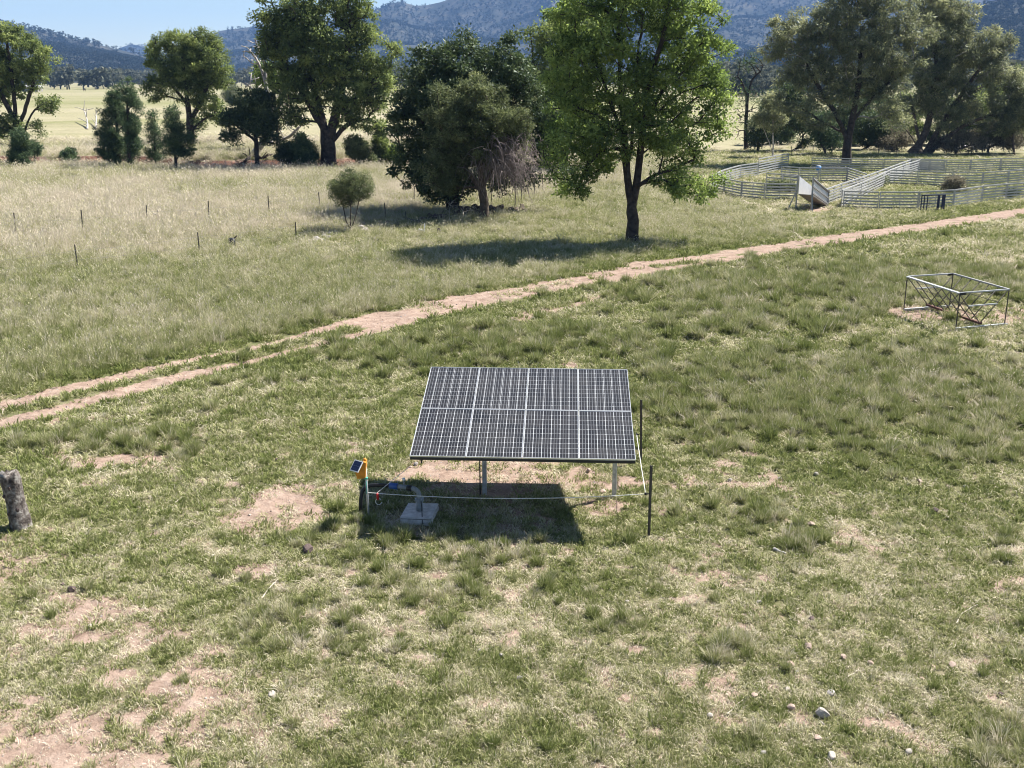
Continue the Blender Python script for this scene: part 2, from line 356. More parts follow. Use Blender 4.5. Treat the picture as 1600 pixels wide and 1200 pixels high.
# ------------------------------------------------------------------ hills
def hill_material(name, c1, c2, c3):
    m, t, b = mat(name, 1.0, 0, .05)
    P = N(t, 'ShaderNodeNewGeometry').outputs['Position']
    f = noise_node(t, .02, 8, P, .75)
    t.links.new(ramp(t, f, [(.35, c1), (.5, c2), (.68, c3)]), b.inputs['Base Color']); return m
M['hill'] = hill_material('wooded_hill_ground', (.024, .030, .027), (.048, .052, .046), (.115, .108, .09))
HILLPTS = []
def hill(name, prof, d0, d1, d2, seed, spur=.32, ntree=9000, nu=260, nd=90):
    """prof: (picture column, picture row of the skyline); foot at d0, crest at d1, far foot at d2"""
    pu = np.array([p[0] for p in prof], float); pv = np.array([p[1] for p in prof], float)
    us = np.linspace(pu[0], pu[-1], nu); 
    sk = np.interp(us, pu, pv)
    ang = (us - 800) / F / CP
    def surf(ui, dist):
        b = (600 - np.interp(ui, pu, pv)) / F; e = (-SP + b * CP) / (CP + b * SP)
        ax = (ui - 800) / F / (CP + b * SP)
        crest = np.maximum(e, 0) * d1 + CAMH
        k = np.where(dist < d1, (dist - d0) / (d1 - d0), (d2 - dist) / (d2 - d1)); k = np.clip(k, 0, 1)
        x = ax * dist
        n = fbm(x, dist, 620, 4, seed); n2 = 1 - np.abs(2 * fbm(x, dist * .55, 430, 3, seed + 5) - 1)
        bend = np.clip(4 * k * (1 - k), 0, 1)
        sh = k ** 1.05 * (1 - spur * bend * (1 - n2 ** 2) * 1.3) + bend * (n - .5) * .36
        return x, np.maximum(crest * sh, -6 + 0 * x) - 3 * (k <= 0)
    ds = np.concatenate([d0 + (d1 - d0) * np.linspace(0, 1, nd) , d1 + (d2 - d1) * np.linspace(0, 1, 14)[1:]])
    U, D = np.meshgrid(us, ds)
    X, Z = surf(U.ravel(), D.ravel())
    V = np.stack([X, D.ravel(), Z], 1)
    me = mesh_np(name, V, grid_faces(len(ds), nu), None, None, True)
    tag(link(name, me, None, M['hill']), kind='structure')
    ui = RNG.uniform(pu[0], pu[-1], ntree); di = d0 + (d1 * 1.02 - d0) * RNG.uniform(0, 1, ntree) ** .9
    xi, zi = surf(ui, di)
    thin = fbm(xi, di, 260, 3, seed + 9) + RNG.uniform(-.12, .12, ntree)
    ok = thin > .39
    HILLPTS.append(np.stack([xi, di, zi], 1)[ok])
hill('hills', [(-420, -10), (-250, 2), (-120, 16), (0, 33), (50, 45), (100, 57), (150, 69), (200, 81), (240, 92), (275, 104), (320, 118)], 1250, 2500, 3300, 101, .3, 9000, 220)
hill('hills', [(150, 96), (190, 74), (205, 69), (225, 72), (262, 86), (300, 100)], 3600, 4700, 5300, 105, .2, 900, 60, 40)
hill('hills', [(240, 112), (270, 86), (310, 61), (345, 48), (400, 41), (450, 37), (520, 34), (560, 24), (590, 14), (610, 5), (628, 3), (648, 9), (668, 8), (690, 3), (720, -8), (800, -14), (900, -18), (1000, -20), (1120, -16), (1250, -20), (1400, -18), (1550, -14), (1700, -18), (1900, 0), (2100, 40)], 2100, 3700, 4700, 109, .36, 26000, 520, 120)
hill('hills', [(1120, 96), (1200, 78), (1300, 62), (1420, 52), (1500, 22), (1560, 0), (1640, -14), (1760, -24), (1950, -10), (2150, 40)], 1000, 1750, 2300, 113, .25, 7000, 220)

# ------------------------------------------------------------------ scattering (for what nobody counts)
def scatter(name, pts, rot, scl, idx, sources, attrs, kind='stuff', parent=None):
    at = dict(rot=rot, scl=scl, idx=idx.astype(float)); at.update(attrs)
    me = mesh_np(name, pts, None, None, at)
    o = link(name, me, parent)
    g = bpy.data.node_groups.new(name + '_scatter', 'GeometryNodeTree')
    g.interface.new_socket('Geometry', in_out='INPUT', socket_type='NodeSocketGeometry')
    g.interface.new_socket('Geometry', in_out='OUTPUT', socket_type='NodeSocketGeometry')
    gi = g.nodes.new('NodeGroupInput'); go = g.nodes.new('NodeGroupOutput'); jn = g.nodes.new('GeometryNodeJoinGeometry')
    def named(nm, ty):
        n = g.nodes.new('GeometryNodeInputNamedAttribute'); n.data_type = ty; n.inputs['Name'].default_value = nm
        return n.outputs[0]
    ar, asc, ai = named('rot', 'FLOAT_VECTOR'), named('scl', 'FLOAT_VECTOR'), named('idx', 'FLOAT')
    e2r = g.nodes.new('FunctionNodeEulerToRotation'); g.links.new(ar, e2r.inputs[0])
    for k, src in enumerate(sources):
        oi = g.nodes.new('GeometryNodeObjectInfo'); oi.inputs['Object'].default_value = src; oi.inputs['As Instance'].default_value = False
        cp = g.nodes.new('FunctionNodeCompare'); cp.data_type = 'FLOAT'; cp.operation = 'EQUAL'
        g.links.new(ai, cp.inputs['A']); cp.inputs['B'].default_value = float(k); cp.inputs['Epsilon'].default_value = .1
        ip = g.nodes.new('GeometryNodeInstanceOnPoints')
        g.links.new(gi.outputs[0], ip.inputs['Points']); g.links.new(cp.outputs[0], ip.inputs['Selection'])
        g.links.new(oi.outputs['Geometry'], ip.inputs['Instance']); g.links.new(e2r.outputs[0], ip.inputs['Rotation']); g.links.new(asc, ip.inputs['Scale'])
        g.links.new(ip.outputs[0], jn.inputs[0])
    g.links.new(jn.outputs[0], go.inputs[0])
    md = o.modifiers.new('scatter', 'NODES'); md.node_group = g
    tag(o, kind=kind); return o
def source(name, me, m):      # a mesh that is only scattered, never placed itself
    me.materials.append(m); o = bpy.data.objects.new(name, me); return o

# far forest: small crowns of leaf-clump faces on a short trunk
def far_tree(seed, n, h, w, bare=.25):
    r = np.random.default_rng(seed)
    nc = max(6, n // 22); c = r.normal(size=(nc, 3)); c /= np.linalg.norm(c, axis=1)[:, None]
    c *= r.uniform(.45, 1, (nc, 1)) ; c = c * [w * .36, w * .36, h * .36] + [0, 0, h * (bare + (1 - bare) * .52)]
    k = r.integers(0, nc, n); q = r.normal(size=(n, 3)); q /= np.linalg.norm(q, axis=1)[:, None]
    p = c[k] + q * [w * .17, w * .17, h * .10] * r.uniform(.6, 1, (n, 1))
    a = r.normal(size=(n, 3)) + q * .6; a /= np.linalg.norm(a, axis=1)[:, None]
    b = np.cross(a, r.normal(size=(n, 3))); b /= np.linalg.norm(b, axis=1)[:, None]
    s = w * .065 * r.uniform(.6, 1.3, (n, 1)); cc = np.cross(a, b)
    V = np.stack([p - b * s, p + cc * s * .7, p + b * s, p - cc * s * .7], 1).reshape(-1, 3)
    tint = np.repeat(np.clip(.5 + r.normal(size=nc)[k] * .16 + r.normal(size=n) * .12, 0, 1), 4)
    F4 = np.arange(4 * n).reshape(-1, 4)
    tw = w * .025; tv = []
    for z, ww in ((-1.5, tw), (h * .7, tw * .5)): tv += [(-ww, -ww, z), (ww, -ww, z), (ww, ww, z), (-ww, ww, z)]
    o = len(V); V = np.vstack([V, tv]); F4 = np.vstack([F4, [[o, o + 1, o + 5, o + 4], [o + 1, o + 2, o + 6, o + 5], [o + 2, o + 3, o + 7, o + 6], [o + 3, o, o + 4, o + 7]]])
    return mesh_np('far_tree', V, F4, None, dict(tint=np.concatenate([tint, np.full(8, .3)])))
FT = [source('far_tree', far_tree(300 + i, 320, 11, 11 - i, .02), M['lf_belt']) for i in range(3)]
FTL = [source('far_tree', far_tree(310 + i, 110, 10, 10, .12), M['lf_far']) for i in range(3)]
def rz_only(n, tilt=0.06): return np.stack([RNG.normal(0, tilt, n), RNG.normal(0, tilt, n), RNG.uniform(0, 6.283, n)], 1)
hp = np.vstack(HILLPTS); n = len(hp); sc = RNG.uniform(.7, 1.35, n)
scatter('hill_forest', hp - [0, 0, .5], rz_only(n), np.stack([sc * 1.1, sc * 1.1, sc], 1), RNG.integers(0, 3, n), FTL, {})
def belt(n, u0, u1, d0, d1):
    u = RNG.uniform(u0, u1, n); d = RNG.uniform(d0, d1, n)
    x = (u - 800) / F / 1.042 * d; return np.stack([x, d, np.zeros(n)], 1)
bp = np.vstack([belt(420, -300, 1000, 760, 1100), belt(70, -300, 200, 640, 760), belt(260, 1000, 2000, 520, 900), belt(60, 600, 900, 560, 800), belt(120, 1120, 1330, 420, 640), belt(60, 1450, 1900, 300, 480),
                belt(160, -300, 900, 1100, 1300)])
n = len(bp); sc = RNG.uniform(.75, 1.5, n)
scatter('distant_woodland', bp, rz_only(n), np.stack([sc * 1.15, sc * 1.15, sc], 1), RNG.integers(0, 3, n), FT, {})

# ------------------------------------------------------------------ haze in the air of the valley
def haze():
    m = bpy.data.materials.new('valley_haze'); m.use_nodes = True; t = m.node_tree; t.nodes.clear()
    v = N(t, 'ShaderNodeVolumePrincipled'); v.inputs['Color'].default_value = (.26, .50, 1.0, 1); v.inputs['Density'].default_value = 0.000095
    v.inputs['Anisotropy'].default_value = 0.0
    o = N(t, 'ShaderNodeOutputMaterial'); t.links.new(v.outputs[0], o.inputs['Volume'])
    bm = bmesh.new(); bmesh.ops.create_cube(bm, size=1)
    me = bpy.data.meshes.new('haze'); bm.to_mesh(me); bm.free(); me.materials.append(m)
    m.cycles.volume_sampling = 'DISTANCE'; ob = link('haze', me); ob.scale = (12900, 12900, 372); ob.location = (0, 0, 186 - 9)
    tag(ob, kind='stuff')
HAZE = True
if HAZE: haze()

# ------------------------------------------------------------------ trees
def tube_np(strands, sides=6):
    """strands: list of (points n x 3, radii n) -> one mesh's arrays"""
    Vs, Fs, off = [], [], 0
    for P, rr in strands:
        P = np.asarray(P, float); n = len(P)
        T = np.gradient(P, axis=0); T /= np.linalg.norm(T, axis=1)[:, None] + 1e-9
        ref = np.array([1.0, 0.13, 0.07]) if abs(T[0][0]) < .8 else np.array([0.1, 1.0, .1])
        A = np.cross(T, ref); A /= np.linalg.norm(A, axis=1)[:, None] + 1e-9; B = np.cross(T, A)
        th = np.arange(sides) * 2 * np.pi / sides
        ring = P[:, None, :] + (A[:, None, :] * np.cos(th)[None, :, None] + B[:, None, :] * np.sin(th)[None, :, None]) * np.asarray(rr)[:, None, None]
        Vs.append(ring.reshape(-1, 3)); Fs.append(grid_faces(n, sides, True) + off); off += n * sides
        Vs.append(P[-1:] + T[-1:] * rr[-1] * .6); cidx = off; off += 1
        j = np.arange(sides); a = cidx - sides + j; b = cidx - sides + (j + 1) % sides
        Fs.append(np.stack([a, b, np.full(sides, cidx), np.full(sides, cidx)], 1))
    V = np.vstack(Vs); Fq = np.vstack(Fs)
    tri = Fq[:, 2] == Fq[:, 3]
    return V, Fq[~tri], Fq[tri][:, :3]

def leaves_np(c, rad, n, L, Wd, droop, rng, tint0, shell=.55, flat=.8, up=.25):
    """n leaves round every clump centre c; kite shaped faces"""
    k = np.repeat(np.arange(len(c)), n); N_ = len(k)
    q = rng.normal(size=(N_, 3)); q /= np.linalg.norm(q, axis=1)[:, None]
    q[:, 2] = q[:, 2] * .9 + up * .6
    rr = rad[k] * (shell + (1 - shell) * rng.uniform(0, 1, N_) ** .6) * (1 + .25 * rng.normal(size=N_))
    p = c[k] + q * rr[:, None] * [1, 1, flat]
    a = q * .7 + rng.normal(size=(N_, 3)) * .75 + [0, 0, -droop]; a /= np.linalg.norm(a, axis=1)[:, None]
    b = np.cross(a, q + rng.normal(size=(N_, 3)) * .55); b /= np.linalg.norm(b, axis=1)[:, None] + 1e-9
    nn = np.cross(a, b)
    ks = rng.uniform(.7, 1.3, len(c))[k][:, None]; l = L * ks * rng.uniform(.5, 1.5, (N_, 1)); w = Wd * ks * rng.uniform(.6, 1.35, (N_, 1))
    m = p + a * l * .45
    V = np.stack([p, m + b * w * .5 + nn * l * .06, p + a * l - nn * l * .08, m - b * w * .5 + nn * l * .06], 1).reshape(-1, 3)
    t = tint0[k] + rng.normal(size=N_) * .13 + (q[:, 2]) * .04
    return V, np.arange(4 * N_).reshape(-1, 4), np.repeat(np.clip(t, 0, 1), 4)

def tree(name, label, base, trunks, lobes, leaf='lf_green', bark='bark_dark', r0=.2, cr=.55, gap=.95, nleaf=110, L=.16, Wd=.07, droop=.2,
         seed=1, deep=.85, rise=.35, cat='tree', group=None, keep=1.0, shell=.5, flat=.8, bare=0.0, cmax=520, tipr=.014, shift=0.0, holes=.40, zoff=0.0, tbark=None):
    rng = np.random.default_rng(seed)
    B = gnd(*base); Y = B.y + shift; B = Vector((B.x, Y, hz1(B.x, B.y) - .12 + zoff))
    root = empty(name, B, label, cat, group)
    sc = depth(B) / F
    O = np.array(B)
    lob = []
    for lo in lobes:
        u, v, ru, rv = lo[:4]; dz = lo[4] if len(lo) > 4 else 0.0
        p = np.array(atY(u, v, Y)) + [0, dz, 0]
        s = depth(p) / F
        lob.append((p, np.array([ru * s, (ru * rv) ** .5 * s * deep, rv * s * 1.03])))
    # clump centres: dart throwing in the lobes, the outside filled first
    C = []; vol = np.array([l[1].prod() for l in lob]); cum = np.cumsum(vol) / vol.sum()
    tries = 0; cand = []
    M_ = 9000
    li = np.searchsorted(cum, rng.uniform(0, 1, M_)); q = rng.normal(size=(M_, 3)); q /= np.linalg.norm(q, axis=1)[:, None]
    rr = .30 + .70 * rng.uniform(0, 1, M_) ** .55
    P0 = np.array([l[0] for l in lob]); R0 = np.array([l[1] for l in lob])
    wob =   .52 + .92 * vnoise(q[:, 0] * 3.2 + li * 7.7 + q[:, 2] * 1.9, q[:, 1] * 3.2 + q[:, 2] * 2.9 + seed, 90)
    P = P0[li] + q * (rr * wob)[:, None] * R0[li]
    g = P / (cr * 2.2); hole = .5 * vnoise(g[:, 0] + g[:, 2] * .8, g[:, 1] + g[:, 2] * .6, seed + 70) + .5 * vnoise(g[:, 0] * .8 - g[:, 1] * .5, g[:, 2] * 1.3, seed + 71)
    P = P[hole > holes]
    md = cr * gap; keepc = np.empty((0, 3))
    for p in P:
        if len(keepc) and np.min(((keepc - p) ** 2).sum(1)) < md * md: continue
        if p[2] < O[2] + .15: continue
        keepc = np.vstack([keepc, p])
        if len(keepc) >= cmax: break
    C = keepc
    if keep < 1: C = C[rng.uniform(0, 1, len(C)) < keep]
    # stems given by their picture course, then every clump joined to the nearest limb
    nodes = []; par = []; tdir = []
    tstr = []
    for ti, tr in enumerate(trunks):
        pts = [np.array(atY(u, v, Y)) + [0, rng.normal(0, .10 + .25 * k / len(tr)) if k else 0, 0] for k, (u, v) in enumerate(tr)]
        if ti == 0: pts[0] = O.copy()
        fine = []
        for i in range(len(pts) - 1):
            m = max(2, int(np.linalg.norm(pts[i + 1] - pts[i]) / .55))
            for j in range(m):
                t = j / m; p0 = pts[max(i - 1, 0)]; p1 = pts[i]; p2 = pts[i + 1]; p3 = pts[min(i + 2, len(pts) - 1)]
                fine.append(.5 * (2 * p1 + (p2 - p0) * t + (2 * p0 - 5 * p1 + 4 * p2 - p3) * t * t + (3 * p1 - p0 - 3 * p2 + p3) * t ** 3) + rng.normal(0, .025, 3) * (1 if (i or j) else 0))
        fine.append(pts[-1])
        if ti == 0: prev = -1
        else:
            A_ = np.array(nodes); prev = int(np.argmin(((A_ - fine[0]) ** 2).sum(1)))
        ids = []
        for f in fine:
            nodes.append(f); par.append(prev); prev = len(nodes) - 1; ids.append(prev)
        tstr.append(ids)
    ntr = len(nodes)
    A_ = np.array(nodes)
    dist0 = np.array([np.min(((A_ - c) ** 2).sum(1)) for c in C]) if len(C) else np.array([])
    for ci in np.argsort(dist0):
        c = C[ci]; A_ = np.array(nodes)
        d = A_ - c; dd = np.sqrt((d ** 2).sum(1)) + np.maximum(d[:, 2] + .1, 0) * (1.6 if rise > 0 else 0) + .25 * np.maximum(np.linalg.norm(A_ - A_[0], axis=1) - np.linalg.norm(c - A_[0]), 0)
        dd[:max(2, int(len(tstr[0]) * .24))] += 2.5
        k = int(np.argmin(dd)); a = A_[k]; ln = np.linalg.norm(c - a)
        m = max(1, int(ln / .45)); prev = k
        mid = (a + c) / 2 + np.array([0, 0, rise * ln * .35]) + rng.normal(0, .09 * ln, 3)
        for j in range(1, m + 1):
            t = j / m; f = a * (1 - t) ** 2 + 2 * mid * t * (1 - t) + c * t * t + (rng.normal(0, .035, 3) if j < m else 0)
            nodes.append(f); par.append(prev); prev = len(nodes) - 1
    A_ = np.array(nodes); n = len(A_); par = np.array(par)
    cnt = np.zeros(n); has = np.zeros(n, bool); has[par[par >= 0]] = True
    cnt[~has] = 1
    order = np.arange(n)[::-1]
    for i in order:
        if par[i] >= 0: cnt[par[i]] += cnt[i]
    rad = np.maximum(tipr, r0 * (cnt / cnt[0]) ** .47)
    hgt = A_[:, 2] - O[2]
    flare = 1 + .45 * np.exp(-np.maximum(hgt, 0) / (r0 * 2.2)); rad[:ntr] = rad[:ntr] * flare[:ntr]
    big = {}
    for i in range(n):
        p = par[i]
        if p >= 0 and (p not in big or cnt[i] > cnt[big[p]]): big[p] = i
    def smooth(idx): return A_[idx] - O, rad[idx]
    trunk_s = []
    for ids in tstr:
        idx = ([par[ids[0]]] if par[ids[0]] >= 0 else []) + ids
        trunk_s.append(smooth(np.array(idx)))
    V, F4, F3 = tube_np(trunk_s, 9)
    link('trunk', mesh_np('trunk', V, F4, F3, None, True), root, M[tbark or bark])
    br = []
    started = set()
    for i in range(ntr, n):
        if big.get(par[i]) == i and par[i] >= ntr: continue
        ids = [par[i], i]
        while ids[-1] in big: ids.append(big[ids[-1]])
        pr = smooth(np.array(ids)); pr[1][0] = min(pr[1][0], pr[1][1] * 1.25); br.append(pr)
    if br:
        V, F4, F3 = tube_np(br, 5)
        link('branches', mesh_np('branches', V, F4, F3, None, True), root, M[bark])['kind'] = 'stuff'
    if nleaf and len(C):
        Cl = C if bare <= 0 else C[rng.uniform(0, 1, len(C)) > bare]
        rad_c = cr * rng.uniform(.55, 1.25, len(Cl))
        tint0 = np.clip(.47 + rng.normal(0, .17, len(Cl)), 0, 1)
        V, F4, tn = leaves_np(Cl - O, rad_c, nleaf, L, Wd, droop, rng, tint0, shell, flat)
        tag(link('crown', mesh_np('crown', V, F4, None, dict(tint=tn)), root, M[leaf]), kind='stuff')
    return root, C, O

T_LEFT = 'trees along the creek on the left'
T_RIGHT = 'gum trees and scrub behind the sheep yards'
tree('broad_tree', 'tall bright green multi-stemmed tree standing alone beside the dirt track', (988, 380),
     [[(988, 380), (988, 345), (987, 318), (982, 280), (977, 240), (973, 185), (968, 110), (966, 20)], [(988, 324), (995, 290), (1001, 245), (1005, 195), (1013, 135), (1032, 65), (1048, 0)],
      [(976, 225), (962, 180), (944, 130), (925, 80)], [(995, 292), (1015, 279), (1045, 265), (1085, 250)], [(1006, 190), (1035, 145), (1070, 90), (1095, 50)], [(972, 205), (932, 180), (897, 165)], [(976, 235), (945, 232), (918, 258), (905, 298)], [(985, 300), (983, 250), (988, 190), (996, 110), (1000, 40)]],
     [(1000, -30, 95, 60), (930, 50, 72, 62), (1062, 45, 68, 66), (1098, 125, 46, 58), (898, 130, 50, 62), (885, 215, 38, 62), (915, 280, 40, 38), (1108, 210, 36, 50), (1072, 285, 48, 34), (1000, 150, 55, 70), (945, 215, 45, 55), (1045, 205, 48, 48), (1120, 275, 18, 30)],
     'lf_bright', 'bark_dark', .27, .54, .92, 165, .15, .08, .35, 11, 1.0, .3, cmax=520, shell=.25, holes=.38)
tree('broad_tree', 'dark glossy round-crowned tree behind the half-dead tree on the stone heap', (707, 337),
     [[(707, 337), (706, 300), (710, 250), (715, 190), (722, 120)], [(708, 280), (680, 240), (660, 190)], [(712, 250), (760, 200), (800, 150)], [(712, 262), (790, 240), (845, 215)]],
     [(722, 108, 66, 42), (665, 138, 42, 52), (790, 132, 56, 52), (645, 200, 36, 58), (720, 190, 85, 70), (840, 195, 42, 56), (665, 268, 44, 40), (858, 248, 26, 36), (705, 292, 45, 22), (800, 245, 55, 45)],
     'lf_dark', 'bark_dark', .34, .52, .82, 140, .18, .095, .25, 12, .85, .35, cmax=640, shift=1.5, shell=.3, holes=.34)
root2, C2, O2 = tree('broad_tree', 'rounded olive green tree with a drooping mass of dead grey twigs', (757, 345),
     [[(757, 345), (757, 318), (752, 285), (752, 230), (750, 170)], [(755, 300), (725, 260), (700, 215)], [(754, 290), (785, 240), (800, 200)]],
     [(745, 160, 50, 36), (702, 195, 38, 48), (790, 186, 42, 34), (698, 258, 32, 40), (735, 222, 45, 45), (812, 222, 20, 26)],
     'lf_olive', 'bark_brown', .24, .37, .84, 140, .13, .05, .2, 13, .85, .35, cmax=520, shell=.2, holes=.36)
def dead_twigs(root, O, seed):
    rng = np.random.default_rng(seed); st = []
    for k in range(520):
        u = rng.normal(785, 22); v = rng.uniform(205, 268)
        p = np.array(atY(u, v, O[1])) + [0, rng.normal(-.3, .8), 0]
        q = np.array([rng.normal(.15, .5), rng.normal(-.1, .45), rng.uniform(-.1, .4)])
        ln = rng.uniform(.7, 2.1); pts = []
        for j in range(5):
            t = j / 4; pts.append(p + q * ln * t + np.array([0, 0, -ln * 1.0 * t * t]) + rng.normal(0, .03, 3))
        pts = np.array(pts); pts[:, 2] = np.maximum(pts[:, 2], O[2] + .5)
        st.append((pts - O, np.linspace(.017, .007, 5)))
    V, F4, F3 = tube_np(st, 3)
    o = link('dead_twigs', mesh_np('dead_twigs', V, F4, F3), root, M['twig']); tag(o, 'drooping mass of bare grey twigs', kind='stuff')
dead_twigs(root2, O2, 5)
tree('broad_tree', 'grey-green tree partly hidden behind the tall bright green tree', (885, 285),
     [[(885, 285), (884, 220), (878, 150), (872, 80)], [(880, 180), (850, 130), (832, 95)]],
     [(868, 62, 44, 34), (912, 45, 40, 32), (838, 92, 24, 24), (872, 130, 48, 50), (905, 190, 45, 50), (850, 175, 25, 40)], 'lf_green', 'bark_dark', .3, .62, .9, 110, .26, .12, .3, 14, cmax=260, shift=8)
tree('sapling', 'small rounded olive sapling with thin stems by the stone heap', (548, 364),
     [[(548, 364), (547, 345), (550, 320), (552, 295)], [(548, 362), (541, 345), (535, 322), (528, 298)], [(548, 358), (556, 335), (563, 300)]],
     [(546, 292, 31, 22), (546, 308, 26, 14), (530, 300, 16, 16), (566, 298, 14, 18)], 'lf_olive', 'bark_brown', .045, .24, .85, 110, .09, .03, .1, 15, cmax=170, tipr=.008, cat='sapling')

tree('gum_tree', 'massive spreading dark green tree, tallest of the creek trees on the left', (512, 263),
     [[(512, 263), (513, 232), (508, 205), (495, 160), (480, 100), (468, 50)], [(513, 225), (526, 170), (540, 110), (546, 40)], [(508, 205), (475, 150), (440, 90)], [(514, 228), (550, 190), (585, 190), (612, 205)], [(526, 175), (570, 140), (600, 105)]],
     [(465, 42, 58, 46), (542, 28, 46, 42), (500, 88, 72, 52), (428, 72, 26, 28), (592, 108, 36, 40), (560, 148, 46, 34), (470, 140, 42, 34), (612, 78, 16, 16), (500, -12, 62, 24), (566, 62, 26, 26), (590, 196, 22, 14), (545, 185, 30, 16), (455, 180, 26, 16)],
     'lf_green', 'bark_dark', .60, .66, .95, 120, .26, .12, .35, 21, .85, .3, group=T_LEFT, cmax=520, shell=.2, holes=.39)
tree('gum_tree', 'large dark green tree with open crown, between two small pines and the round dark tree', (297, 236),
     [[(297, 236), (297, 195), (293, 150), (284, 95)], [(297, 190), (318, 150), (333, 105)], [(298, 205), (325, 183), (346, 178)], [(294, 165), (262, 125), (248, 105)]],
     [(285, 68, 42, 22), (255, 90, 26, 28), (320, 88, 34, 32), (300, 118, 38, 30), (243, 140, 16, 16), (320, 160, 28, 14), (340, 186, 14, 10), (268, 128, 26, 22), (305, 200, 12, 16), (345, 120, 14, 20)],
     'lf_green', 'bark_dark', .40, .62, .98, 130, .25, .11, .35, 22, group=T_LEFT, cmax=320, shell=.2, holes=.42)
tree('gum_tree', 'tall dark green tree cut by the left edge, far left of the creek', (27, 240),
     [[(27, 240), (25, 175), (18, 115), (10, 65)], [(27, 205), (45, 150), (60, 105)], [(26, 195), (0, 145), (-25, 110)], [(30, 225), (42, 195), (56, 172), (78, 160)], [(27, 215), (5, 185), (-15, 170)]],
     [(18, 68, 40, 26), (50, 92, 32, 28), (-22, 88, 40, 40), (76, 165, 18, 13), (5, 128, 26, 26), (58, 122, 20, 20), (55, 200, 10, 14), (5, 190, 28, 22), (-35, 150, 30, 25)],
     'lf_green', 'bark_dark', .42, .64, .98, 130, .26, .11, .35, 23, group=T_LEFT, cmax=340, shell=.2, holes=.42)
tree('cypress_pine', 'broad dark cypress pine, left of a joined pair on the creek bank', (185, 264), [[(185, 264), (183, 220), (180, 150)]],
     [(181, 160, 12, 20), (178, 188, 19, 22), (176, 214, 23, 22), (180, 238, 24, 16)], 'lf_pine', 'bark_dark', .2, .34, 1.0, 110, .18, .045, -.5, 24, rise=.25, group=T_LEFT, cmax=420, shell=.2, holes=.42)
tree('cypress_pine', 'taller paler cypress pine, right of a joined pair on the creek bank', (204, 267), [[(204, 267), (203, 220), (199, 132)]],
     [(198, 142, 11, 13), (205, 162, 14, 18), (207, 190, 12, 22), (207, 222, 10, 20), (206, 245, 9, 10)], 'lf_pine', 'bark_dark', .16, .32, 1.0, 105, .18, .045, -.5, 25, rise=.25, group=T_LEFT, cmax=380, shell=.2, holes=.42)
tree('cypress_pine', 'slim young pine with a narrow top left of the wider conical pine', (243, 264), [[(243, 264), (241, 220), (239, 178)]],
     [(239, 188, 5, 10), (239, 206, 9, 11), (239, 228, 12, 12), (242, 246, 12, 5)], 'lf_pine', 'bark_dark', .1, .34, .9, 90, .18, .045, -.3, 26, rise=.1, group=T_LEFT, cmax=110)
tree('cypress_pine', 'conical young pine with a bare lower stem in front of the open-crowned tree', (275, 270), [[(275, 270), (273, 225), (269, 170)]],
     [(269, 182, 8, 12), (272, 202, 14, 13), (276, 222, 21, 13), (280, 238, 22, 6)], 'lf_pine', 'bark_dark', .12, .38, .85, 110, .18, .045, -.3, 27, rise=.1, group=T_LEFT, cmax=190)
tree('broad_tree', 'small dark flat-crowned tree with a straight stem left of the massive creek tree', (402, 264), [[(402, 264), (400, 225), (397, 190), (396, 165)], [(400, 222), (375, 200), (362, 190)], [(400, 215), (418, 200)]],
     [(396, 165, 26, 18), (370, 187, 23, 12), (404, 192, 27, 16), (360, 212, 11, 8), (420, 214, 12, 10)], 'lf_dark', 'bark_dark', .2, .5, .85, 120, .24, .09, .1, 28, group=T_LEFT, cmax=200)
tree('dead_tree', 'bare bleached dead tree with forked pale limbs left of the massive creek tree', (427, 246),
     [[(427, 246), (424, 195), (417, 140), (404, 100), (386, 74)], [(417, 145), (413, 105), (398, 60)], [(424, 190), (441, 155), (456, 118)], [(423, 175), (400, 145), (384, 128)], [(427, 225), (455, 212), (475, 190)]],
     [(395, 80, 22, 22), (412, 70, 14, 14), (395, 130, 22, 14), (450, 125, 18, 20), (455, 190, 30, 18), (440, 160, 24, 20)], 'lf_green', 'bark_white', .30, .5, 1.2, 0, rise=.5, seed=29, group=T_LEFT, cmax=110, tipr=.03, cat='dead tree', shift=-9)
tree('broad_tree', 'small light green tree half hidden behind the bare dead tree', (428, 250), [[(428, 250), (430, 190), (426, 120)]], [(424, 108, 18, 16), (408, 128, 15, 12), (440, 130, 15, 14)], 'lf_bright', 'bark_dark', .16, .55, .9, 80, .28, .12, .2, 30, group=T_LEFT, cmax=60, shift=2.5)
